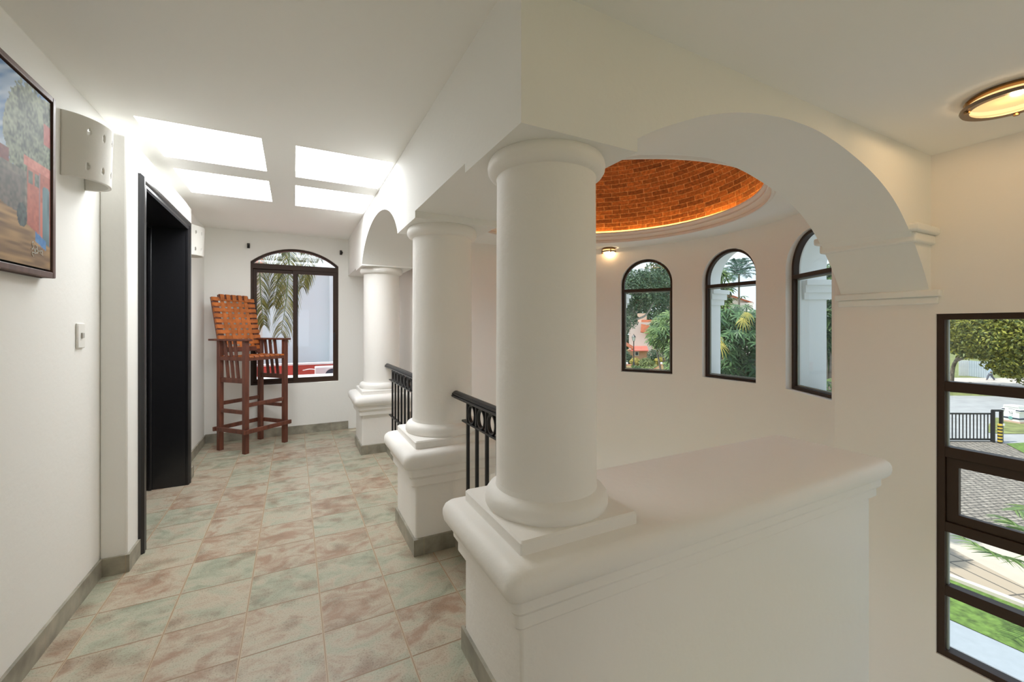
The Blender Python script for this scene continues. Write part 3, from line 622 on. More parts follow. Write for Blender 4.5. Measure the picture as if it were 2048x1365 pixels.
# local axes: x across the seat, -y towards the front
def cb(name, mb, m=M_WOOD, bev=.004, parent=ch): return obj(name, mb, m, parent, local=True, bev=bev)
LX, LF, LB, T = .232, -.185, .19, .046
for sx in (-1, 1):
    m_ = MB(); m_.box(sx * LX - T / 2, sx * LX + T / 2, LF - T / 2, LF + T / 2, 0, 1.148); cb('leg', m_)
    m_ = MB(); m_.box(sx * LX - T / 2, sx * LX + T / 2, LB - T / 2, LB + T / 2, 0, 1.148); cb('leg', m_)
    m_ = MB(); m_.box(sx * LX - .040, sx * LX + .040, LF - .05, LB + .13, 1.148, 1.168); cb('armrest', m_)
    m_ = MB(); m_.box(sx * LX - .012, sx * LX + .012, LF, LB, .715, .765); cb('arm_rail', m_)
    for k in range(3):
        y0 = -.085 + k * .075; m_ = MB(); m_.bar((sx * LX, y0 + .055, 1.15), (sx * LX, y0 - .0, .745), .016, .036, (0, 1, 0)); cb('slat', m_)
    m_ = MB(); m_.box(sx * LX - .014, sx * LX + .014, LF, LB, .40, .438); cb('stretcher', m_)
    m_ = MB(); m_.box(sx * (LX + T / 2) - .012, sx * (LX + T / 2) + .012, LF - .05, LB + .05, .205, .248); cb('foot_rail', m_)
m_ = MB(); m_.box(-LX, LX, LF - .012, LF + .016, .47, .51); cb('stretcher', m_)
m_ = MB(); m_.box(-LX, LX, LB - .012, LB + .012, .47, .51); cb('stretcher', m_)
m_ = MB(); m_.box(-LX - .05, LX + .05, LF - T / 2 - .024, LF - T / 2, .205, .248); cb('foot_rail', m_)
m_ = MB(); m_.box(-LX - .05, LX + .05, LB + T / 2, LB + T / 2 + .024, .205, .248); cb('foot_rail', m_)
m_ = MB()
for y in (LF, LB): m_.box(-LX, LX, y - .018, y + .018, .945, .985)
for sx in (-1, 1): m_.box(sx * LX - .018, sx * LX + .018, LF, LB, .945, .985)
seat = cb('seat_frame', m_)
def ribbon(mb, pts, wdir, wid, th):
    """flat strap through pts, wid wide along wdir, th thick"""
    wd = Vector(wdir) * wid / 2; P_ = [Vector(p) for p in pts]; V = []
    for i, p in enumerate(P_):
        t = (P_[min(i + 1, len(P_) - 1)] - P_[max(i - 1, 0)]).normalized(); nn = t.cross(Vector(wdir)).normalized() * th / 2
        V += [p - wd - nn, p + wd - nn, p + wd + nn, p - wd + nn]
    fs = [(0, 1, 2, 3)]
    for i in range(len(P_) - 1):
        for k in range(4): fs.append((i * 4 + k, i * 4 + (k + 1) % 4, i * 4 + 4 + (k + 1) % 4, i * 4 + 4 + k))
    n4 = (len(P_) - 1) * 4; fs.append((n4 + 3, n4 + 2, n4 + 1, n4)); mb.add(V, fs)
def weave(mb, org, ex, ey, nrm, wx, wy, nx, ny, wsx, wsy, amp=.0045, ext=.052, lift=.022):
    """nx straps along ey, ny straps along ex, laced over and under in pairs"""
    org, ex, ey, nrm = Vector(org), Vector(ex), Vector(ey), Vector(nrm)
    xs_ = [wx * (i + .5) / nx for i in range(nx)]; ys_ = [wy * (j + .5) / ny for j in range(ny)]
    over = lambda i, j: 1 if (i + 2 * j) % 4 < 2 else -1
    for i, x in enumerate(xs_):
        pts = [org + ex * x + nrm * 0.0]
        for j, y in enumerate(ys_): pts.append(org + ex * x + ey * y + nrm * amp * over(i, j))
        pts.append(org + ex * x + ey * wy); ribbon(mb, pts, ex, wsx, .003)
    for j, y in enumerate(ys_):
        pts = [org + ey * y - ex * ext - nrm * .012, org + ey * y - ex * (ext - .001) + nrm * lift]
        for i, x in enumerate(xs_): pts.append(org + ex * x + ey * y - nrm * amp * over(i, j))
        pts += [org + ey * y + ex * (wx + ext - .001) + nrm * lift, org + ey * y + ex * (wx + ext) - nrm * .012]; ribbon(mb, pts, ey, wsy, .003)
m_ = MB(); weave(m_, (-LX + .02, LF, .982), (1, 0, 0), (0, 1, 0), (0, 0, 1), 2 * LX - .04, LB - LF, 7, 6, .046, .042, .0045, .018, .008)
for k in range(7):
    x = -LX + .02 + (2 * LX - .04) * (k + .5) / 7; ribbon(m_, [(x, LF + .02, .992), (x, LF - .014, .991), (x, LF - .021, .986), (x, LF - .020, .976)], (1, 0, 0), .046, .003)
cb('woven_seat', m_, M_LEATHER, 0)
B0_, B1_ = Vector((0, LB - .02, 1.00)), Vector((0, LB + .135, 1.645)); ey_ = (B1_ - B0_).normalized(); LB_ = (B1_ - B0_).length; nb = Vector((1, 0, 0)).cross(ey_)
if nb.y > 0: nb = -nb
br = MB()
for sx in (-1, 1):
    br.bar(B0_ + Vector((sx * .205, 0, 0)) - nb * .012, B1_ - ey_ * .03 + Vector((sx * .205, 0, 0)) - nb * .012, .066, .028, nb)
for q in (.05, LB_ - .03): br.bar(B0_ + ey_ * q + Vector((-.17, 0, 0)), B0_ + ey_ * q + Vector((.17, 0, 0)), .05, .022, nb)
bk = cb('back_frame', br)
m_ = MB(); weave(m_, B0_ + ey_ * .035 + Vector((-.168, 0, 0)) + nb * .004, (1, 0, 0), ey_, nb, .336, LB_ - .06, 5, 10, .039, .040, .004, .070, .008)
for k in range(5):
    x = -.168 + .336 * (k + .5) / 5; ribbon(m_, [B1_ + Vector((x, 0, 0)) + nb * .016 - ey_ * .07, B1_ + Vector((x, 0, 0)) + nb * .018 - ey_ * .004, B1_ + Vector((x, 0, 0)) + ey_ * .002, B1_ + Vector((x, 0, 0)) - nb * .016 - ey_ * .01], (1, 0, 0), .042, .003)
cb('woven_back', m_, M_LEATHER, 0)

# ------------------------------------------------------------------ painting
PY0, PY1, PZ0, PZ1, PXF = 1.66, 2.352, 1.492, 2.213, -.852
pt = thing('painting', 'framed street scene painting with red house and tree on left wall', 'painting', (XL, 2.0, PZ0))
fr = MB(); fw = .022
fr.box(XL + .008, PXF, PY0, PY0 + fw, PZ0, PZ1); fr.box(XL + .008, PXF, PY1 - fw, PY1, PZ0, PZ1); fr.box(XL + .008, PXF, PY0 + fw, PY1 - fw, PZ0, PZ0 + fw); fr.box(XL + .008, PXF, PY0 + fw, PY1 - fw, PZ1 - fw, PZ1)
obj('frame', fr, wood('picture_frame_wood', (.10, .055, .045), (.16, .095, .078), 2), pt, bev=.003)
fr = MB(); fr.box(XL, XL + .02, PY0 + .01, PY1 - .01, PZ0 + .01, PZ1 - .01); obj('backing', fr, mat('black_backing', (.006, .006, .006), .8), pt)
g1 = .030; cy0, cy1, cz0, cz1 = PY0 + g1, PY1 - g1, PZ0 + g1, PZ1 - g1; NX_, NZ_ = 150, 170
cx_ = PXF - .006
V = [(cx_, cy0 + (cy1 - cy0) * i / NX_, cz0 + (cz1 - cz0) * j / NZ_) for j in range(NZ_ + 1) for i in range(NX_ + 1)]
cv = MB(); cv.add(V, [(j * (NX_ + 1) + i, j * (NX_ + 1) + i + 1, (j + 1) * (NX_ + 1) + i + 1, (j + 1) * (NX_ + 1) + i) for j in range(NZ_) for i in range(NX_)])
rng = np.random.default_rng(4)
def vnoise(a, b, seed):
    r_ = np.random.default_rng(seed); G = r_.random((64, 64)); ai, bi = np.floor(a).astype(int), np.floor(b).astype(int); fa, fb = a - ai, b - bi; fa, fb = fa * fa * (3 - 2 * fa), fb * fb * (3 - 2 * fb)
    g = lambda p, q: G[p % 64, q % 64]
    return g(ai, bi) * (1 - fa) * (1 - fb) + g(ai + 1, bi) * fa * (1 - fb) + g(ai, bi + 1) * (1 - fa) * fb + g(ai + 1, bi + 1) * fa * fb
Yv = np.array([p[1] for p in V]); Zv = np.array([p[2] for p in V])
A_ = (Yv - 2.0) / (cy1 - 2.0); T_ = (cz1 - Zv) / (cz1 - cz0)           # A: 0..1 over the part the photo shows, T: 0 at the top
fine = vnoise(A_ * 26, T_ * 60, 1); med = vnoise(A_ * 9, T_ * 14, 2); strk = vnoise(A_ * 3 + T_ * 2, T_ * 46 + A_ * 12, 3); hs = vnoise(A_ * 4, T_ * 70, 6)
C = np.zeros((len(V), 3)); sv = lambda *c: np.array([(x / 255) ** 2.2 for x in c])
def put(mask, c): C[mask] = c[mask] if c.ndim == 2 else c
mixn = lambda c1, c2, t: sv(*c1)[None, :] * (1 - t[:, None]) + sv(*c2)[None, :] * t[:, None]
put(np.ones(len(V), bool), mixn((70, 120, 175), (175, 195, 215), np.clip(strk * 1.3 - .25 + T_ * .5, 0, 1)))
gr = T_ > .69 - .0 * A_; put(gr, mixn((120, 95, 70), (185, 150, 105), np.clip(hs * 1.1 - (T_ - .7) * 1.2, 0, 1)))
tree = (((A_ - .62) / (.56 + .10 * (med - .5))) ** 2 + ((T_ - .30) / (.30 + .10 * (fine - .5))) ** 2 < 1) | ((A_ > .55) & (T_ < .5) & (T_ > .10 - .1 * A_))
put(tree, mixn((40, 58, 50), (160, 172, 148), np.clip(vnoise(A_ * 38, T_ * 70, 12) * .9 + med * .6 - .32, 0, 1)))
put((A_ < .16) & (T_ > .42) & (T_ < .54), mixn((110, 55, 55), (135, 75, 70), fine))
mid = (A_ < .46) & (T_ > .53) & (T_ < .70 + .10 * A_ + .05 * (med - .5)); put((A_ < .5) & (T_ > .49) & (T_ < .70), mixn((85, 88, 84), (140, 135, 122), fine)); put(mid, mixn((70, 75, 75), (125, 118, 112), np.clip(fine * .8 + med * .3, 0, 1)))
put((A_ > .85) & (T_ > .15) & (T_ < .275), mixn((165, 80, 75), (190, 105, 95), fine))
base = .775 + (A_ - .5) * .17
bld = (A_ > .49) & (T_ > .42) & (T_ < base); put(bld, mixn((148, 78, 70), (196, 116, 98), np.clip(fine * .6 + med * .4, 0, 1)))
put((A_ > .43) & (T_ > .405) & (T_ < .455), mixn((185, 105, 95), (215, 140, 125), fine))
for a0, a1 in ((.52, .61), (.65, .75)): put((A_ > a0) & (A_ < a1) & (T_ > .475) & (T_ < .545), mixn((75, 90, 85), (120, 130, 120), fine))
put((A_ > .74) & (A_ < .765) & (T_ > .455) & (T_ < base), sv(150, 125, 130))
dr = (A_ > .82) & (A_ < .985) & (T_ > .52 + .9 * np.maximum(0, np.abs(A_ - .90) - .04) ** 1.3) & (T_ < base + .01); put(dr, mixn((62, 84, 92), (115, 150, 160), np.clip(vnoise(A_ * 22, T_ * 8, 8), 0, 1)))
put((A_ > .775) & (A_ < .82) & (T_ > .62) & (T_ < base), sv(200, 115, 100))
put(((A_ - .40) / .10) ** 2 + ((T_ - .735) / .065) ** 2 < 1, mixn((40, 55, 60), (85, 100, 100), fine))
put((A_ > .66 + .15 * (T_ - .78)) & (A_ < .90) & (T_ > base - .005) & (T_ < base + .05), mixn((70, 120, 180), (95, 145, 195), fine))
co_ = obj('canvas', cv, None, pt, weld=False)
pm = bpy.data.materials.new('painted_canvas'); pm.use_nodes = True; n, l = nodes(pm); at_ = n.new('ShaderNodeAttribute'); at_.attribute_name = 'paint'; l.new(at_.outputs['Color'], n['Principled BSDF'].inputs['Base Color']); n['Principled BSDF'].inputs['Roughness'].default_value = .55
co_.data.materials.append(pm)
ca = co_.data.color_attributes.new('paint', 'FLOAT_COLOR', 'POINT'); ca.data.foreach_set('color', np.concatenate([C, np.ones((len(V), 1))], 1).astype(np.float32).ravel())
sg_ = MB()
def stroke(pts, r=.0013):
    P_ = [(cx_ + .001, 2.0 + (cy1 - 2.0) * a, cz1 - (cz1 - cz0) * t) for a, t in pts]; sg_.tube(P_, r, 6)
stroke([(.625, .868), (.605, .862), (.585, .870), (.60, .882), (.615, .893), (.60, .905), (.575, .903)])
stroke([(.635, .905), (.65, .898), (.66, .908), (.648, .917), (.634, .908)])
stroke([(.67, .878), (.70, .882), (.69, .895), (.675, .898), (.70, .900), (.71, .912), (.69, .922), (.665, .918)])
stroke([(.66, .925), (.60, .920), (.585, .930), (.62, .945)])
stroke([(.725, .905), (.745, .906)]); stroke([(.765, .897), (.765, .920)]); stroke([(.785, .903), (.80, .898), (.812, .906), (.79, .922), (.82, .923)])
obj('signature', sg_, mat('white_paint', (.8, .8, .78), .6), co_)

# ------------------------------------------------------------------ wall sconces, switch, curtain hooks
def sconce(y, x, label):
    hw, dp, z0, z1 = .125, .125, 1.955, 2.222; t = thing('wall_sconce', label, 'wall lamp', (x, y, z0), group='white clay wall sconces')
    NP, NZ2 = 96, 60; holes = [(p_, z0 + q) for p_ in (.2, .36, .52, .68, .84) for q in (.055, .205)]
    m_ = MB(); G = {}
    for j in range(NZ2 + 1):
        for i in range(NP + 1):
            ph = PI * i / NP; fl = 1 + .06 * (j / NZ2); yy = -hw * cos(ph); xx = dp * sin(ph) ** .85 * fl
            G[i, j] = (x + max(xx, 0) + .001, y + yy * (1 - .04 * (j / NZ2)), z0 + (z1 - z0) * j / NZ2 + .018 * (1 - sin(ph)) * (j / NZ2))
    V = [G[i, j] for j in range(NZ2 + 1) for i in range(NP + 1)]; fs = []
    for j in range(NZ2):
        for i in range(NP):
            p_ = (i + .5) / NP; zc = z0 + (z1 - z0) * (j + .5) / NZ2
            if any(((p_ - a) / .016) ** 2 + ((zc - b) / .016) ** 2 < 1 for a, b in holes): continue
            fs.append((j * (NP + 1) + i, j * (NP + 1) + i + 1, (j + 1) * (NP + 1) + i + 1, (j + 1) * (NP + 1) + i))
    m_.add(V, fs); o = obj('shade', m_, M_CLAY, t, ang=50); s_ = o.modifiers.new('wall', 'SOLIDIFY'); s_.thickness = .011; s_.offset = -1
    m_ = MB(); m_.box(x, x + .01, y - .03, y + .03, z0 + .10, z0 + .17); m_.tube([(x + .01, y, z0 + .14), (x + .05, y, z0 + .14), (x + .055, y, z0 + .18)], .013); obj('socket', m_, M_PLASTIC, t)
sconce(2.628, XL, 'white pierced clay sconce between the painting and the door block')
sconce(4.86, XL + .012, 'white pierced clay sconce half hidden behind the door block')
sw = thing('light_switch', 'white rectangular light switch on the left wall below the sconce', 'switch', (XL, 2.68, 1.2))
m_ = MB(); m_.box(XL, XL + .010, 2.648, 2.722, 1.197, 1.315); obj('plate', m_, M_PLASTIC, sw, bev=.006)
m_ = MB(); m_.box(XL + .009, XL + .017, 2.676, 2.696, 1.245, 1.270); obj('toggle', m_, mat('grey_plastic', (.5, .49, .46), .4), sw, bev=.002)
for x, lb in ((-.466, 'small black curtain hook left above the arched window'), (.526, 'small black curtain hook right above the arched window')):
    m_ = MB(); m_.tube([(x, YB, 2.235), (x, YB - .035, 2.238), (x + .006, YB - .05, 2.225), (x + .004, YB - .045, 2.205)], [.010, .010, .013, .009]); m_.lathe([(.0, 2.20), (.014, 2.20), (.014, 2.255), (.0, 2.255)], x, YB - .004, 12)
    tag(obj('curtain_hook', m_, M_IRON, origin=(x, YB, 2.23)), lb, 'curtain hook', 'curtain hooks over the window')

# ------------------------------------------------------------------ ceiling lamps
def ceiling_lamp(x, y, z, r, label, watts):
    t = thing('ceiling_lamp', label, 'ceiling lamp', (x, y, z), group='round bronze ceiling lamps')
    bd_ = bpy.data.lights.new('bulb', 'POINT'); bd_.energy = watts; bd_.color = (1, .72, .44); bd_.shadow_soft_size = r * .13; bu = bpy.data.objects.new('bulb', bd_); COL.objects.link(bu); bu.parent = t; bu.location = (r * .15, -r * .1, -.056)
    m_ = MB(); m_.lathe([(0, z), (r * .86, z), (r * .92, z - .012), (r * .80, z - .022), (0, z - .022)], x, y, 56); obj('ceiling_plate', m_, M_BRASS, t)
    m_ = MB(); m_.lathe([(r * .82, z - .040), (r, z - .040), (r * 1.01, z - .047), (r * .98, z - .055), (r * .80, z - .053), (r * .80, z - .045), (r * .82, z - .040)], x, y, 56); rg = obj('rim', m_, mat('dark_bronze', (.22, .17, .13), .35, metal=.8), t)
    m_ = MB(); m_.lathe([(r * .82 * cos(a), z - .046 - .024 * sin(a)) for a in lin(0, PI / 2, 10)], x, y, 56); sh_ = obj('glass_shade', m_, M_LAMP, t)
    m_ = MB(); m_.lathe([(r * .84, z - .022), (r * .83, z - .046)], x, y, 56); obj('glass_edge', m_, M_LAMP_EDGE, sh_)
    for k in range(3):
        a = 2.2 + k * 2 * PI / 3; m_ = MB(); px_, py_ = x + r * .9 * cos(a), y + r * .9 * sin(a); m_.tube([(px_, py_, z - .012), (px_, py_, z - .058)], .006, 8); m_.tube([(px_, py_, z - .056), (px_, py_, z - .064)], .011, 8); obj('clip', m_, M_BRASS, t)
ceiling_lamp(2.87, .648, ZC2, .160, 'round bronze ceiling lamp glowing over the stair at the right edge', 4.2)
ceiling_lamp(1.9, -1.0, ZC2, .160, 'added unseen fill lamp over the rear half of the stair', 10.5)  # out of view, added as warm fill for the arch front and half wall
ceiling_lamp(3.43, 4.035, ZROT, .088, 'small round lamp glowing on the ceiling ring below the dome', 2.2)
#EXTERIOR
# ------------------------------------------------------------------ outside
def P(u, v, d):
    """the place at depth d that shows at photo pixel (u, v)"""
    a, b = (u - 1024) / F_PX, -(v - HY) / F_PX
    return Vector((d * (a * cos(YAW) + sin(YAW)), d * (-a * sin(YAW) + cos(YAW)), EYE + d * b))
GZ = -4.2
def G(u, v, dz=0.0):
    """a place on the outdoor ground"""
    return P(u, v, (EYE - GZ) * F_PX / (v - HY)).to_2d().to_3d() + Vector((0, 0, GZ + dz))
def at(u, d, z): q = P(u, HY, d); return Vector((q.x, q.y, z))
def np_obj(name, V, Fq, m, parent=None, origin=(0, 0, 0)):
    V = np.asarray(V, dtype=np.float64); off = np.array(root_loc(parent) if parent is not None else origin)
    me = bpy.data.meshes.new(name); me.from_pydata((V - off).tolist(), [], Fq.tolist() if hasattr(Fq, 'tolist') else Fq); me.materials.append(m)
    o = bpy.data.objects.new(name, me); COL.objects.link(o)
    if parent is not None: o.parent = parent
    else: o.location = origin
    return o
def leaf_cloud(blobs, n, size, seed, flat=.5):
    """small bent leaves (two quads each) scattered through ellipsoids"""
    r = np.random.default_rng(seed); vol = np.array([b[1][0] * b[1][1] * b[1][2] for b in blobs]) ** (2 / 3); k = r.choice(len(blobs), n, p=vol / vol.sum())
    c = np.array([tuple(b[0]) for b in blobs])[k]; rad = np.array([b[1] for b in blobs])[k]
    d = r.normal(size=(n, 3)); d /= np.linalg.norm(d, axis=1)[:, None]; rr = r.random(n) ** .30
    p = c + d * rad * rr[:, None]
    nrm = d * .8 + r.normal(size=(n, 3)) * .6 + np.array([0, 0, flat]); nrm /= np.linalg.norm(nrm, axis=1)[:, None]
    t = np.cross(nrm, r.normal(size=(n, 3))); t /= np.linalg.norm(t, axis=1)[:, None]; b = np.cross(nrm, t)
    s = size * (.6 + .8 * r.random(n))[:, None]
    q0 = p - t * s; q1 = p - t * s * .1 + b * s * .45 + nrm * s * .12; q2 = p + t * s; q3 = p - t * s * .1 - b * s * .45 + nrm * s * .12
    V = np.stack([q0, q1, q2, q3], 1).reshape(-1, 3); i = np.arange(n) * 4
    F_ = np.concatenate([np.stack([i, i + 1, i + 2], 1), np.stack([i, i + 2, i + 3], 1)]); return V, F_
def palmate(centres, axes, L, seed, k=9, wid=.20, droop=.5):
    """umbrella-like sprays: k drooping leaflets round each centre"""
    r = np.random.default_rng(seed); V = []; F_ = []
    for c, ax in zip(centres, axes):
        ax = Vector(ax).normalized(); t = ax.orthogonal().normalized(); b = ax.cross(t); a0 = r.random() * 6.28; LL = L * (.75 + .5 * r.random())
        for j in range(k):
            a = a0 + j * 2 * PI / k; d = t * cos(a) + b * sin(a); w_ = d.cross(ax) * LL * wid / 2; n = len(V); dr = droop * (.7 + .6 * r.random()); c = Vector(c)
            pts = [(0.05, 0, .25), (.35, -.06 * dr - .0, 1.0), (.72, -.30 * dr, .9), (1.0, -.70 * dr, .05)]
            for f_, dz, ww in pts:
                q = c + d * LL * f_ + Vector((0, 0, 1)) * LL * dz; V += [tuple(q - w_ * ww), tuple(q + w_ * ww)]
            for i in range(3): F_.append((n + 2 * i, n + 2 * i + 1, n + 2 * i + 3, n + 2 * i + 2))
    return V, F_
def frond(path, L, seed, n=60, wid=.028, hang=.9, side=None):
    """palm leaf: leaflets down both sides of a curved midrib"""
    r = np.random.default_rng(seed); P_ = catmull3(path, 10); V = []; F_ = []; N = len(P_)
    for j in range(n):
        f_ = .06 + .94 * j / n; x = f_ * (N - 1); i = min(int(x), N - 2); p = P_[i].lerp(P_[i + 1], x - i); t = (P_[i + 1] - P_[i]).normalized()
        sd = t.cross(Vector((0, 0, 1)) if side is None else Vector(side)); sd = sd.normalized() if sd.length > .05 else Vector((1, 0, 0))
        LL = L * (sin(PI * min(1, .12 + .80 * f_)) ** .6) * (.85 + .3 * r.random())
        for sgn in (-1, 1):
            d0 = (sd * sgn * .8 + t * .55 + Vector((0, 0, .12))).normalized(); q = [p.copy()]; dd = d0.copy()
            for s_ in range(4):
                dd = (dd + Vector((0, 0, -1)) * hang * .22 * (1 + .4 * r.random())).normalized(); q.append(q[-1] + dd * LL / 4)
            wv = Vector((r.normal(), r.normal(), r.normal() * .3)); wv = (wv - d0 * wv.dot(d0)).normalized(); m_ = len(V)
            for s_, pt_ in enumerate(q):
                ww = wid * (.5, 1, .9, .6, .08)[s_] / 2; V += [tuple(pt_ - wv * ww), tuple(pt_ + wv * ww)]
            for s_ in range(4): F_.append((m_ + 2 * s_, m_ + 2 * s_ + 1, m_ + 2 * s_ + 3, m_ + 2 * s_ + 2))
    return V, F_, P_
def catmull3(P_, k=8):
    P_ = [Vector(p) for p in P_]; out = []
    for i in range(len(P_) - 1):
        a, b, c_, d = P_[max(i - 1, 0)], P_[i], P_[i + 1], P_[min(i + 2, len(P_) - 1)]
        for j in range(k):
            t = j / k; out.append(.5 * (2 * b + (c_ - a) * t + (2 * a - 5 * b + 4 * c_ - d) * t * t + (3 * b - a - 3 * c_ + d) * t ** 3))
    return out + [P_[-1]]
M_BARK = mat('grey_bark', (.22, .18, .14), .9, noise=.35, nscale=6)
M_LF_BIG = foliage_mat('leaf_yellow_green', (.045, .085, .015), (.42, .40, .06))
M_LF_DARK = foliage_mat('leaf_dark_green', (.016, .045, .024), (.15, .23, .12))
M_LF_UMB = foliage_mat('leaf_bright_green', (.03, .08, .025), (.22, .32, .09))
M_LF_MID = foliage_mat('leaf_deep_green', (.018, .06, .022), (.13, .24, .085))
M_LF_YEL = foliage_mat('leaf_yellow', (.34, .30, .05), (.66, .52, .12))
M_LF_OLIVE = foliage_mat('leaf_olive', (.10, .15, .04), (.38, .42, .16))
M_LF_PALM = foliage_mat('palm_leaflet', (.07, .085, .03), (.40, .36, .08), .3)
M_ASPH = mat('pale_asphalt', (.36, .35, .34), .95, noise=.12, nscale=1.2)
M_CONC = mat('sandy_concrete', (.55, .47, .37), .9, noise=.08, nscale=2)
M_GRASS = mat('lawn_green', (.115, .19, .034), .95, noise=.5, nscale=9)
M_VERGE = mat('dry_grass', (.19, .205, .065), .95, noise=.4, nscale=2.5)

def ground(name, pts, z, m, label, cat):
    g = MB(); g.add([(p[0], p[1], GZ + z) for p in pts], [tuple(range(len(pts)))]); return struct(obj(name, g, m, sm=False), label, cat)
ground('ground', [(-60, -60), (140, -60), (140, 140), (-60, 140)], -.02, M_VERGE, 'dry grassy ground stretching beyond the garden and street', 'ground')
ground('terrace', [(XR + .1, -12), (10.86, -12), (10.86, 14), (XR + .1, 14)], .02, mat('shaded_white_terrace', (.36, .385, .41), .7, noise=.05), 'smooth white terrace with house shade in its colour directly below the tall window', 'terrace')  # house shade put into the slab colour, darker and bluish
ground('lawn', [(10.86, -12), (12.58, -12), (12.58, 16), (10.86, 16)], .03, M_GRASS, 'bright green lawn strip between white terrace and kerb', 'lawn')
g = MB(); g.box(12.58, 12.72, -12, 16, GZ - .1, GZ + .10); struct(obj('kerb', g, mat('pale_kerb', (.66, .58, .50), .9)), 'pale kerb line along the lawn edge', 'kerb')
ground('stone_path', [(12.72, -12), (12.9, 1.4), (13.72, 3.0), (14.45, 4.3), (14.75, 5.6), (14.6, 16), (12.72, 16)], .012, paver_mat('stone_slabs', (.46, .36, .26), (.36, .29, .22), (.12, .10, .08), 1.2, .42, 0, PI / 2 + .35, .02), 'row of brown stone slabs beside the lawn kerb', 'path')
ground('driveway_band', [(12.72, -12), (15.68, -12), (15.68, 16), (12.72, 16)], .004, M_CONC, 'smooth sandy concrete band beside the cobbles', 'path')
ground('cobble_driveway', [(15.68, -12), (28.5, -12), (29.6, 7.1), (26.0, 9.1), (15.68, 16)], .004, paver_mat('cobbles', (.37, .315, .255), (.25, .21, .17), (.10, .085, .07), .24, .17, .5, .35, .03, .12), 'grey brown cobbled driveway inside the black gate', 'driveway')
s1, s2 = G(1903, 792), G(2048, 793.5); dv = (s2 - s1)
far_l, far_r = s1 - dv * 4, s1 + dv * 6
ground('street', [tuple(far_l[:2]), tuple(far_r[:2]), (70, -60), (29.6, -12), (29.6, 7.1), (24.0, 10.2), (20, 30)], .006, M_ASPH, 'wide pale grey street beyond the gate', 'street')
p1, p2 = G(1903, 777), G(2048, 778); q1, q2 = G(1903, 756), G(2048, 757)
ground('pavement', [tuple((p1 - (p2 - p1) * 6)[:2]), tuple((p2 + (p2 - p1) * 6)[:2]), tuple((q2 + (q2 - q1) * 6)[:2]), tuple((q1 - (q2 - q1) * 6)[:2])], .008, mat('pink_pavement', (.52, .45, .39), .9), 'pale pinkish pavement under the big street tree', 'pavement')
isl = [G(1978, 850), G(1992, 836.5), G(2048, 842), G(2048, 842) + Vector((6, -6, 0)), G(2048, 869) + Vector((3, -5, 0)), G(2048, 869), G(2000, 869), G(1975, 866)]
ground('traffic_island', [p[:2] for p in isl], .03, M_VERGE, 'grassy island carrying the white sign block', 'grass')
isl = [G(2012, 889), G(2048, 887), G(2048, 887) + Vector((3, -5, 0)), G(2048, 912) + Vector((1, -3, 0)), G(2048, 908)]
ground('grass_corner', [p[:2] for p in isl], .03, M_GRASS, 'small green grass corner right of the striped bollard', 'grass')

# gate, bollard, sign block
gl, gr = G(1903, 884), G(1984, 884.5); gd = (gr - gl).normalized(); gt = thing('sliding_gate', 'black sliding bar gate standing across the cobbled driveway', 'gate', gl - gd * 3)
m_ = MB(); a, b = gl - gd * 3, gr
for z, h_ in ((1.34, .07), (.12, .08)): m_.bar(a + Vector((0, 0, z)), b + Vector((0, 0, z)), .06, h_)
m_.bar(a + Vector((0, 0, .02)), b + Vector((0, 0, .02)), .05, .03); m_.bar(b + Vector((0, 0, 0)), b + Vector((0, 0, 1.38)), .09, .09, (1, 0, 0)); obj('gate_frame', m_, M_IRON, gt)
Lg = (b - a).length; nb_ = int(Lg / .165)
for k in range(nb_):
    q = a + gd * (.165 * (k + .4)); m_ = MB(); m_.bar(q + Vector((0, 0, .14)), q + Vector((0, 0, 1.32)), .035, .035, (1, 0, 0)); obj('gate_bar', m_, M_IRON, gt)
gp = G(1989.5, 885); pt_ = thing('gate_post', 'tall black double gate post beside the striped bollard', 'gate post', gp)
m_ = MB(); q2_ = gp + gd * .30
for q in (gp - gd * .08, q2_): m_.bar(q, q + Vector((0, 0, 1.52)), .12, .12, (1, 0, 0))
m_.bar(gp - gd * .1 + Vector((0, 0, 1.50)), q2_ + gd * .05 + Vector((0, 0, 1.50)), .12, .08); obj('post_frame', m_, M_IRON, pt_)
m_ = MB(); m_.bar(q2_ + Vector((0, -.06, .80)), q2_ + Vector((0, -.06, .90)), .10, .10, (1, 0, 0)); obj('lock_box', m_, M_PLASTIC, pt_)
bp = G(2000, 887); bo = thing('bollard', 'yellow and black striped bollard beside the gate post', 'bollard', bp)
my = mat('bollard_yellow', (.75, .50, .06), .6); mk = mat('bollard_black', (.02, .02, .02), .6)
for k in range(12):
    m_ = MB(); z = bp.z + .075 * k; m_.tube([(bp.x, bp.y, z), (bp.x, bp.y, z + .075)], .085, 16); obj('stripe', m_, mk if k % 2 == 0 else my, bo)
sa, sb = G(2005, 843), G(2040, 849); sdv = (sb - sa); sdv.z = 0; sdv = sdv.normalized(); sL = (sb - sa).length; nv = Vector((sdv.y, -sdv.x, 0)); 
if nv.dot(-sa) < 0: nv = -nv
sg = thing('sign_block', 'white masonry sign block with dark blue stripes on the grass island', 'sign', sa)
def sbox(u0, u1, w0, w1, z0, z1): 
    m_ = MB(); c_ = sa; m_.add([tuple(c_ + sdv * u + (-nv) * w_ + Vector((0, 0, z))) for z in (z0, z1) for w_ in (w0, w1) for u in (u0, u1)], [(0, 2, 3, 1), (4, 5, 7, 6), (0, 1, 5, 4), (2, 6, 7, 3), (0, 4, 6, 2), (1, 3, 7, 5)]); return m_
mw_, mb_ = mat('white_sign_paint', (.80, .78, .74), .7), mat('dark_blue_stripe', (.015, .03, .07), .6)
